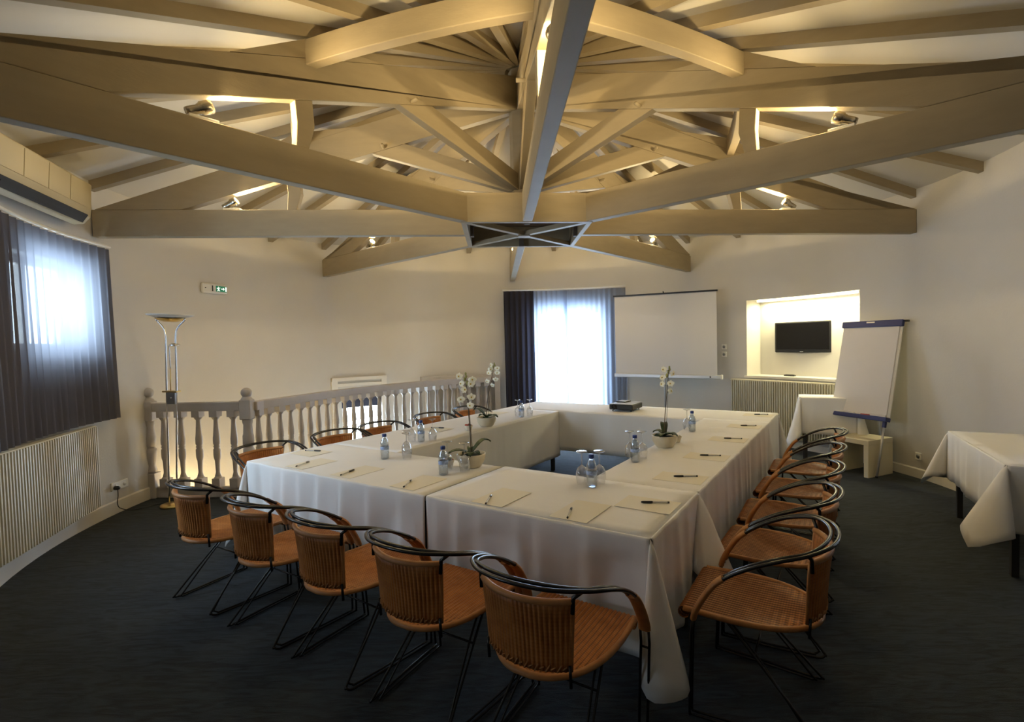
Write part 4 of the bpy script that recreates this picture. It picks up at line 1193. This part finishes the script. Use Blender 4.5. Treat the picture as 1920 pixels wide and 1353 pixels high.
# projector
pj = thing('projector', 'black projector with a pale top on the far cloth', 'projector', tab(-0.05, 1.70, ZT_), TYAW)
def pjp(a, b, z): return tab(-0.05 + a, 1.70 + b, ZT_ + z)
def pbox(a0, a1, b0, b1, z0, z1): return MB().hexa([pjp(a0, b0, z0), pjp(a1, b0, z0), pjp(a1, b1, z0), pjp(a0, b1, z0), pjp(a0, b0, z1), pjp(a1, b0, z1), pjp(a1, b1, z1), pjp(a0, b1, z1)])
pbox(-0.155, 0.155, -0.17, 0.17, 0.022, 0.088).build('projector_body', M['black'], pj, bevel=0.012)
pbox(-0.145, 0.145, -0.16, 0.16, 0.088, 0.094).build('top_cover', M['alu'], pj, bevel=0.003)
MB().lathe([(0, 0), (0.032, 0), (0.034, 0.012), (0.024, 0.014), (0.02, 0.006), (0, 0.006)], pjp(-0.085, -0.17, 0.055), 16, axis=pjp(0, -1, 0) - pjp(0, 0, 0)).build('lens', M['screen_black'], pj)
for a, b in ((-0.12, -0.13), (0.12, -0.13), (-0.12, 0.13), (0.12, 0.13)):
    MB().lathe([(0, 0), (0.009, 0), (0.006, 0.006), (0.006, 0.024), (0, 0.024)], pjp(a, b, 0), 8).build('foot', M['black_matte'], pj)
rc = thing('remote_control', 'pale flat remote lying on the projector', 'remote', pjp(-0.04, 0.05, 0.095), TYAW)
MB().hexa([pjp(-0.13, 0.0, 0.095), pjp(0.0, -0.02, 0.095), pjp(0.015, 0.13, 0.095), pjp(-0.115, 0.15, 0.095), pjp(-0.13, 0.0, 0.107), pjp(0.0, -0.02, 0.107), pjp(0.015, 0.13, 0.107), pjp(-0.115, 0.15, 0.107)]).build('remote_shell', M['black'], rc)
MB().hexa([pjp(-0.12, 0.008, 0.107), pjp(-0.006, -0.01, 0.107), pjp(0.008, 0.122, 0.107), pjp(-0.108, 0.14, 0.107), pjp(-0.12, 0.008, 0.109), pjp(-0.006, -0.01, 0.109), pjp(0.008, 0.122, 0.109), pjp(-0.108, 0.14, 0.109)]).build('remote_keys', M['alu'], rc)

# ================================================================ FLOOR LAMP
LB = Vector((-3.912, 5.257, 0))
fl = thing('floor_lamp', 'tall brass and chrome uplighter floor lamp by the balustrade', 'floor lamp', LB)
MB().lathe([(0, 0), (0.115, 0), (0.115, 0.018), (0.10, 0.024), (0, 0.026)], LB, 28).build('base', M['brass'], fl)
for sx in (-1, 1):
    o = 0.052 * sx
    MB().tube(smooth_path([LB + Vector((o * 0.75, 0, 0.02)), LB + Vector((o * 0.85, 0, 0.6)), LB + Vector((o, 0, 1.15)), LB + Vector((o, 0, 1.55)), LB + Vector((o, 0, 1.76)), LB + Vector((o * 1.5, 0, 1.84)), LB + Vector((o * 2.6, 0, 1.90)), LB + Vector((o * 2.9, 0, 1.915))], 5), 0.0085, 8).build('pole', M['chrome'], fl)
MB().tube([LB + Vector((0.0, -0.01, 1.15)), LB + Vector((0.0, -0.01, 1.42))], 0.005, 6).build('reading_arm', M['brass'], fl)
MB().tube(smooth_path([LB + Vector((0, -0.01, 1.42)), LB + Vector((-0.008, -0.012, 1.60)), LB + Vector((0.0, -0.02, 1.655)), LB + Vector((0.05, -0.03, 1.665))], 5), 0.0055, 6).build('reading_neck', M['chrome'], fl)
MB().lathe([(0.028, 0.012), (0.045, 0.0), (0.05, -0.012), (0.044, -0.016), (0.03, 0.0)], LB + Vector((0.062, -0.03, 1.665)), 18).build('reading_head', M['chrome'], fl)
MB().box(LB + Vector((0, 0, 1.185)), (0.15, 0.07, 0.016)).build('clamp_plate', M['brass'], fl, bevel=0.003)
MB().box(LB + Vector((0.012, -0.012, 1.115)), (0.085, 0.035, 0.12)).build('dimmer_box', M['steel'], fl, bevel=0.004)
MB().ball(LB + Vector((0.02, -0.032, 1.12)), 0.010, 8, 6).build('dimmer_knob', M['chrome'], fl)
MB().lathe([(0.02, 1.895), (0.06, 1.895), (0.11, 1.91), (0.13, 1.93)], LB, 26).build('lower_dish', M['brass'], fl)
MB().lathe([(0.05, 1.925), (0.13, 1.937), (0.195, 1.957), (0.210, 1.966), (0.202, 1.970), (0.12, 1.955), (0.0, 1.945)], LB, 30).build('glass_bowl', M['exit_case'], fl)
for sx in (-1, 1):
    MB().tube([LB + Vector((0.135 * sx, 0, 1.90)), LB + Vector((0.155 * sx, 0, 1.935))], 0.009, 8).build('bowl_clip', M['chrome'], fl)

fl.rotation_euler = (0, 0.034, 0); fl.scale = (1, 1, 1.02)

# ================================================================ WALL FITTINGS
def wall_panel_frame(a, z, inset=0.0):
    """Origin on the wall and its axes: along the wall, up, out into the room."""
    return hub(a, RW(a) - inset, z), hdir(a + 90), Vector((0, 0, 1)), -hdir(a)
def wbox(mb, fr, x, y, d, w, h, t):
    o, X, Y, Zo = fr
    return mb.obox(o + X * x + Y * y + Zo * (d + t / 2), X, Y, Zo, (w, h, t))
# emergency exit sign
fr = wall_panel_frame(-68, 2.425)
ex = thing('exit_sign', 'small white emergency exit sign with green running figure panel', 'exit sign', fr[0])
wbox(MB(), fr, 0, 0, 0, 0.36, 0.13, 0.045).build('sign_case', M['exit_case'], ex, bevel=0.02)
wbox(MB(), fr, 0.05, 0.0, 0.045, 0.235, 0.082, 0.004).build('sign_border', M['exit_case'], ex)
wbox(MB(), fr, 0.082, 0.0, 0.049, 0.16, 0.074, 0.002).build('green_panel', M['green'], ex)
wbox(MB(), fr, -0.045, 0.0, 0.049, 0.016, 0.074, 0.002).build('side_bar', M['black'], ex)
o_, X_, Y_, Z_ = fr
mb = MB()
def spoly(pts, d=0.051): mb.prism([o_ + X_ * x + Y_ * y + Z_ * d for x, y in pts], Z_ * 0.0015)
spoly([(0.030, 0.024), (0.036, 0.030), (0.042, 0.024), (0.036, 0.017)])               # head
spoly([(0.030, 0.016), (0.044, 0.014), (0.048, -0.008), (0.034, -0.006)])             # torso
spoly([(0.034, -0.004), (0.047, -0.006), (0.060, -0.028), (0.050, -0.030)])           # leg
spoly([(0.034, -0.004), (0.044, -0.006), (0.030, -0.030), (0.020, -0.027)])           # leg
spoly([(0.030, 0.015), (0.034, 0.006), (0.018, -0.002), (0.014, 0.006)])              # arm
spoly([(0.043, 0.014), (0.047, 0.006), (0.064, 0.010), (0.062, 0.018)])               # arm
spoly([(0.075, 0.008), (0.105, 0.008), (0.105, -0.004), (0.075, -0.004)])             # arrow shaft
spoly([(0.105, 0.022), (0.128, 0.002), (0.105, -0.018)])                              # arrow head
spoly([(0.136, 0.030), (0.156, 0.030), (0.156, -0.030), (0.136, -0.030)])             # doorway
mb.build('pictogram', M['exit_white'], ex)
MB().lathe([(0, 0), (0.008, 0), (0.008, 0.002), (0, 0.002)], o_ - X_ * 0.14 + Z_ * 0.046, 10, axis=Z_).build('indicator_light', M['black_matte'], ex)

# sockets and switches
fr = wall_panel_frame(-88.0, 0.275)
so = thing('wall_socket', 'long white double socket low on the wall by the lamp', 'socket', fr[0])
wbox(MB(), fr, 0, 0, 0, 0.22, 0.085, 0.02).build('socket_plate', M['white'], so, bevel=0.006)
for x in (-0.055, 0.055): MB().lathe([(0.02, 0.0), (0.02, 0.002), (0.0, 0.002)], fr[0] + fr[1] * x + fr[3] * 0.0195, 14, axis=fr[3]).build('socket_well', M['exit_case'], so)
pg = thing('power_plug', 'black power plug and lead hanging from the long socket', 'plug', fr[0] - fr[1] * 0.08)
MB().lathe([(0, 0), (0.021, 0), (0.021, 0.03), (0.014, 0.045), (0, 0.045)], fr[0] - fr[1] * 0.075 + fr[3] * 0.023 - fr[2] * 0.012, 12, axis=fr[3]).build('plug_head', M['black'], pg)
c = fr[0] - fr[1] * 0.075 + fr[3] * 0.05 - fr[2] * 0.02
MB().tube(smooth_path([c, c - fr[2] * 0.07, c - fr[2] * 0.15 - fr[3] * 0.01, c - fr[2] * 0.21 + fr[1] * 0.03, Vector((c.x + 0.08, c.y + 0.10, 0.006)), Vector((-4.10, 5.32, 0.006)), Vector((-3.99, 5.27, 0.012))], 6), 0.004, 6).build('lead', M['black_matte'], pg)
def socket_one(a, z, label):
    fr = wall_panel_frame(a, z, 0.02 if a > 80 else 0.0)
    so = thing('wall_socket', label, 'socket', fr[0])
    wbox(MB(), fr, 0, 0, 0, 0.082, 0.082, 0.012).build('socket_plate', M['white'], so, bevel=0.004)
    MB().lathe([(0.024, 0.0), (0.024, 0.002), (0.0, 0.002)], fr[0] + fr[3] * 0.0115, 16, axis=fr[3]).build('socket_well', M['steel'], so)
socket_one(91.0, 0.245, 'single white socket low on the plain wall')
socket_one(52.9, 1.49, 'upper of two white sockets beside the projection screen')
socket_one(52.9, 1.37, 'lower of two white sockets beside the projection screen')

# radiators
def radiator(label, p0, p1, z0, z1, nf, out, pipe_end):
    d = (p1 - p0).normalized(); n = Vector((d.y, -d.x, 0))
    if n.dot(out) < 0: n = -n
    t = thing('radiator', label, 'radiator', (p0 + p1) / 2)
    L = (p1 - p0).length
    mid = (p0 + p1) / 2
    MB().obox(mid + Vector((0, 0, (z0 + z1) / 2)), d, n, (0, 0, 1), (L, 0.03, z1 - z0 - 0.03)).build('back_panel', M['cream_metal'], t)
    MB().obox(mid + Vector((0, 0, z1 - 0.012)), d, n, (0, 0, 1), (L, 0.06, 0.024)).build('top_header', M['cream_metal'], t, bevel=0.006)
    MB().obox(mid + Vector((0, 0, z0 + 0.012)), d, n, (0, 0, 1), (L, 0.06, 0.024)).build('bottom_header', M['cream_metal'], t, bevel=0.006)
    me = None
    for i in range(nf):
        s = -L / 2 + L * (i + 0.5) / nf
        c = mid + d * s + n * 0.026
        if me is None:
            w = L / nf * 0.30
            poly = [-d * w - n * 0.012, -d * w * 0.7 + n * 0.014, d * w * 0.7 + n * 0.014, d * w - n * 0.012]
            ob = MB().prism([p + Vector((0, 0, z0 + 0.01)) for p in poly], Vector((0, 0, z1 - z0 - 0.02))).build('fin', M['cream_metal'])
            me = ob.data
        else:
            ob = bpy.data.objects.new('fin', me); COL.objects.link(ob)
        ob.location = c; attach(ob, t)
    e = p1 if pipe_end else p0
    s = d if pipe_end else -d
    q = e + Vector((0, 0, z0 + 0.012))
    MB().tube([q - s * 0.02, q + s * 0.03, q + s * 0.045 + n * -0.03, q + s * 0.045 - n * 0.08], 0.009, 8).build('pipe', M['cream_metal'], t)
    q = e + Vector((0, 0, z1 - 0.02))
    MB().tube([q, q + s * 0.03], 0.010, 8).build('valve_stub', M['cream_metal'], t)
radiator('long cream ribbed radiator under the charcoal curtain', Vector((-3.655, 3.20, 0)), Vector((-4.18, 4.66, 0)), 0.19, 0.955, 46, Vector((1, 0, 0)), True)
radiator('cream ribbed radiator under the lit niche', Vector((3.03, 8.01, 0)), Vector((3.93, 6.72, 0)), 0.15, 0.985, 44, Vector((-1, -1, 0)), False)

# air conditioner
P0 = Vector((-3.66, 3.42, 0)); Pq = Vector((-4.075, 4.655, 0))
d = (Pq - P0).normalized(); n = Vector((d.y, -d.x, 0))
if n.x < 0: n = -n
ac = thing('air_conditioner', 'long ivory air conditioner high on the wall above the curtain', 'air conditioner', (P0 + Pq) / 2 + Vector((0, 0, 2.8)))
L = (Pq - P0).length
sec = [(-0.14, 3.165), (0.0, 3.165), (0.012, 3.15), (0.0, 2.92), (-0.01, 2.86), (-0.06, 2.80), (-0.14, 2.79)]
MB().prism([P0 + n * x + Vector((0, 0, z)) for x, z in sec], d * L).build('casing', M['ac'], ac, bevel=0.008)
for k in range(4):
    s0 = 0.05 + k * (L - 0.1) / 4; s1 = s0 + (L - 0.1) / 4 - 0.01
    MB().hexa([P0 + d * s0 + n * 0.006 + Vector((0, 0, 2.935)), P0 + d * s1 + n * 0.006 + Vector((0, 0, 2.935)), P0 + d * s1 + n * -0.01 + Vector((0, 0, 2.935)), P0 + d * s0 + n * -0.01 + Vector((0, 0, 2.935)),
               P0 + d * s0 + n * 0.020 + Vector((0, 0, 3.14)), P0 + d * s1 + n * 0.020 + Vector((0, 0, 3.14)), P0 + d * s1 + n * 0.0 + Vector((0, 0, 3.14)), P0 + d * s0 + n * 0.0 + Vector((0, 0, 3.14))]).build('intake_panel', M['ac'], ac)
def acq(s, x, z): return P0 + d * s + n * x + Vector((0, 0, z))
MB().hexa([acq(0.10, -0.052, 2.803), acq(L - 0.07, -0.052, 2.803), acq(L - 0.07, -0.04, 2.80), acq(0.10, -0.04, 2.80), acq(0.10, 0.0005, 2.872), acq(L - 0.07, 0.0005, 2.872), acq(L - 0.07, 0.004, 2.868), acq(0.10, 0.004, 2.868)]).build('outlet_slot', M['black_matte'], ac)
MB().hexa([acq(0.12, -0.030, 2.828), acq(L - 0.09, -0.030, 2.828), acq(L - 0.09, -0.018, 2.822), acq(0.12, -0.018, 2.822), acq(0.12, -0.018, 2.845), acq(L - 0.09, -0.018, 2.845), acq(L - 0.09, -0.006, 2.839), acq(0.12, -0.006, 2.839)]).build('louvre_blade', M['black_matte'], ac)
MB().obox(acq(L / 2, -0.16, 2.97), d, n, (0, 0, 1), (L * 0.95, 0.06, 0.3)).build('wall_bracket', M['ac'], ac)

# television in the niche
q0, q1 = Vector((3.66, 7.86, 0)), Vector((4.13, 7.15, 0))
d = (q1 - q0).normalized(); n = Vector((-d.y, d.x, 0))
if n.dot(Vector((-1, -1, 0))) < 0: n = -n
tv = thing('television', 'black flat television mounted on the niche wall', 'television', (q0 + q1) / 2 + Vector((0, 0, 1.4)))
mid = (q0 + q1) / 2; L = (q1 - q0).length
MB().obox(mid + Vector((0, 0, 1.618)), d, n, (0, 0, 1), (L, 0.06, 0.46)).build('tv_case', M['black'], tv, bevel=0.012)
MB().obox(mid + n * 0.031 + Vector((0, 0, 1.63)), d, n, (0, 0, 1), (L - 0.06, 0.004, 0.39)).build('tv_display', M['screen_black'], tv)
MB().prism([mid - d * (L / 2 - 0.02) + n * 0.03 + Vector((0, 0, 1.392)), mid + n * 0.034 + Vector((0, 0, 1.378)), mid + d * (L / 2 - 0.02) + n * 0.03 + Vector((0, 0, 1.392)), mid + d * (L / 2 - 0.02) + n * 0.03 + Vector((0, 0, 1.415)), mid - d * (L / 2 - 0.02) + n * 0.03 + Vector((0, 0, 1.415))], -n * 0.05).build('speaker_bar', M['black'], tv)
MB().obox(mid + n * 0.036 + Vector((0, 0, 1.40)), d, n, (0, 0, 1), (0.05, 0.002, 0.008)).build('badge', M['alu'], tv)
MB().obox(mid - n * 0.06 + Vector((0, 0, 1.62)), d, n, (0, 0, 1), (0.2, 0.12, 0.2)).build('wall_mount', M['black_matte'], tv)
MB().tube(smooth_path([q1 + Vector((0, 0, 1.55)) - n * 0.02, q1 + d * 0.03 + Vector((0, 0, 1.46)) - n * 0.04, q1 + d * 0.10 + Vector((0, 0, 1.45)) - n * 0.06, q1 + d * 0.16 + Vector((0, 0, 1.47)) - n * 0.08], 5), 0.004, 5).build('cable', M['white'], tv)
rm = thing('remote_control', 'dark remote lying on the niche sill', 'remote', hub(65.5, RW(65.5) + 0.14, NI[2] + 0.003))
MB().obox(hub(65.5, RW(65.5) + 0.14, NI[2] + 0.016), hdir(155), hdir(65), (0, 0, 1), (0.17, 0.045, 0.02)).build('remote_shell', M['black'], rm, bevel=0.006)
MB().obox(hub(65.5, RW(65.5) + 0.14, NI[2] + 0.027), hdir(155), hdir(65), (0, 0, 1), (0.13, 0.032, 0.003)).build('remote_keys', M['black_matte'], rm)

# projection screen on its own stand
k_ = 0.972
def sc_(p): v = Vector(p) - Vector((0, 0, CAM_H)); return v * k_ + Vector((0, 0, CAM_H))
TLc, TRc, BLc, BRc = sc_((1.313, 8.911, 2.396)), sc_((2.83, 8.116, 2.385)), sc_((1.316, 8.911, 1.05)), sc_((2.83, 8.116, 1.03))
d = (TRc - TLc); d.z = 0; d.normalize(); n = Vector((d.y, -d.x, 0))
if n.y > 0: n = -n
ps = thing('projection_screen', 'pull up projection screen on a stand beside the balcony curtain', 'projection screen', Vector(((BLc.x + BRc.x) / 2, (BLc.y + BRc.y) / 2, 0)))
MB().hexa([BLc, BRc, BRc - n * 0.004, BLc - n * 0.004, TLc, TRc, TRc - n * 0.004, TLc - n * 0.004]).build('screen_fabric', M['proj_screen'], ps)
up = Vector((0, 0, 1))
MB().hexa([TLc - d * 0.02 + n * 0.012, TRc + d * 0.02 + n * 0.012, TRc + d * 0.02 - n * 0.016, TLc - d * 0.02 - n * 0.016, TLc - d * 0.02 + n * 0.012 + up * 0.026, TRc + d * 0.02 + n * 0.012 + up * 0.026, TRc + d * 0.02 - n * 0.016 + up * 0.026, TLc - d * 0.02 - n * 0.016 + up * 0.026]).build('top_bar', M['black'], ps)
c0_, c1_ = BLc - d * 0.02, BRc + d * 0.06
MB().hexa([c0_ + n * 0.03 - up * 0.055, c1_ + n * 0.03 - up * 0.055, c1_ - n * 0.03 - up * 0.055, c0_ - n * 0.03 - up * 0.055, c0_ + n * 0.03 + up * 0.005, c1_ + n * 0.03 + up * 0.005, c1_ - n * 0.03 + up * 0.005, c0_ - n * 0.03 + up * 0.005]).build('case', M['alu'], ps, bevel=0.008)
MB().obox(c1_ + d * 0.008 - up * 0.025, d, n, up, (0.03, 0.07, 0.07)).build('case_end_cap', M['white'], ps, bevel=0.006)
MB().tube([c1_ - d * 0.16 + n * 0.032 - up * 0.022, c1_ - d * 0.16 + n * 0.036 - up * 0.022], 0.012, 12).build('latch', M['black_matte'], ps)
mid = (TLc + TRc) / 2 - n * 0.05
MB().tube([Vector((mid.x, mid.y, 0.05)), Vector((mid.x, mid.y, mid.z + 0.03))], 0.014, 10).build('pole', M['alu'], ps)
MB().tube([Vector((mid.x, mid.y, mid.z + 0.02)), mid + n * 0.04 + up * 0.045], 0.010, 8).build('hook', M['black'], ps)
for an in (0, 120, 240):
    v = Vector((cos(rad(an + 50)), sin(rad(an + 50)), 0))
    MB().tube([Vector((mid.x, mid.y, 0.42)), Vector((mid.x, mid.y, 0.015)) + v * 0.30], 0.010, 8).build('leg', M['alu'], ps)

# flipchart easel
F = Vector((3.79, 5.62, 0)); th, al, fw_, st_, sb_ = -1.2, 0.215, 0.747, 1.828, 0.681
e = Vector((cos(th), sin(th), 0)); nh = Vector((-sin(th), cos(th), 0)); l = nh * sin(al) + up * cos(al); fn = e.cross(l)
if fn.dot(Vector((-1, -1, 0))) < 0: fn = -fn
fc = thing('flipchart_easel', 'flipchart easel with blank pad and navy clamp and tray', 'flipchart', F - e * fw_ / 2)
def fp(x, s, o=0.0): return F - e * (fw_ * (1 - x)) + l * s + fn * o
ax3 = lambda c, d: MB().obox(c, e, l, fn, d)
ax3(fp(0.5, (st_ + sb_) / 2, -0.012), (fw_ - 0.02, st_ - sb_ - 0.03, 0.014)).build('board', M['white'], fc)
ax3(fp(0.485, (st_ + sb_) / 2 + 0.005, 0.003), (fw_ - 0.055, st_ - sb_ - 0.07, 0.014)).build('paper_pad', M['pad'], fc)
ax3(fp(0.5, st_ - 0.035, 0.008), (fw_, 0.078, 0.045)).build('clamp_bar', M['blue'], fc, bevel=0.008)
ax3(fp(0.5, st_ - 0.018, 0.032), (0.10, 0.016, 0.003)).build('maker_plate', M['alu'], fc)
ax3(fp(1.03, st_ - 0.01, -0.005), (0.05, 0.022, 0.02)).build('clamp_lever', M['black'], fc)
ax3(fp(0.5, sb_ - 0.012, 0.03), (fw_ + 0.01, 0.05, 0.085)).build('pen_tray', M['blue'], fc, bevel=0.008)
ax3(fp(0.5, sb_ + 0.022, 0.022), (fw_ - 0.06, 0.03, 0.03)).build('pad_curl', M['pad'], fc, bevel=0.01)
for x in (0.09, 0.93):
    ax3(fp(x, sb_ - 0.065, 0.0), (0.035, 0.075, 0.035)).build('leg_clamp', M['blue'], fc, bevel=0.005)
    MB().tube([fp(x, 0.005), fp(x, sb_ - 0.05)], 0.0125, 10).build('leg', M['alu'], fc)
    MB().tube([fp(x, 0.0), fp(x, 0.02)], 0.015, 10).build('rubber_foot', M['black'], fc)
MB().tube([fp(0.55, 1.5, -0.02), Vector((fp(0.55, 0).x, fp(0.55, 0).y, 0.01)) + nh * 0.50], 0.011, 8).build('leg', M['alu'], fc)
for x, s, cn in ((0.22, 0.03, 'white'), (0.42, 0.03, 'alu'), (0.66, 0.03, 'red')):
    mk = MB().tube([fp(x - 0.07, sb_ + 0.016, 0.058), fp(x + 0.07, sb_ + 0.016, 0.058)], 0.0085, 8).build('marker_pen', M[cn])
    tag(mk, {'white': 'white marker pen on the flipchart tray', 'alu': 'grey marker pen on the flipchart tray', 'red': 'red marker pen on the flipchart tray'}[cn], 'marker', 'marker pens on the flipchart tray')

# white bench under the flipchart
B0 = Vector((3.676, 5.662, 0)); bu = (Vector((4.093, 5.848, 0)) - B0).normalized(); bv = Vector((-bu.y, bu.x, 0))
def bn(a, b, z): q = B0 + bu * a + bv * b; return Vector((q.x, q.y, z))
bz, bw, bl = 0.425, 0.44, 0.40
be_ = thing('bench', 'white u shaped bench standing behind the flipchart legs', 'bench', bn(bw / 2, bl / 2, 0))
def bbox(a0, a1, b0, b1, z0, z1): return MB().hexa([bn(a0, b0, z0), bn(a1, b0, z0), bn(a1, b1, z0), bn(a0, b1, z0), bn(a0, b0, z1), bn(a1, b0, z1), bn(a1, b1, z1), bn(a0, b1, z1)])
bbox(0, bw, 0, bl, bz - 0.055, bz).build('seat_board', M['wood_white'], be_, bevel=0.004)
bbox(0, bw, 0, 0.055, 0, bz - 0.055).build('side_board', M['wood_white'], be_, bevel=0.004)
bbox(0, bw, bl - 0.055, bl, 0, bz - 0.055).build('side_board', M['wood_white'], be_, bevel=0.004)
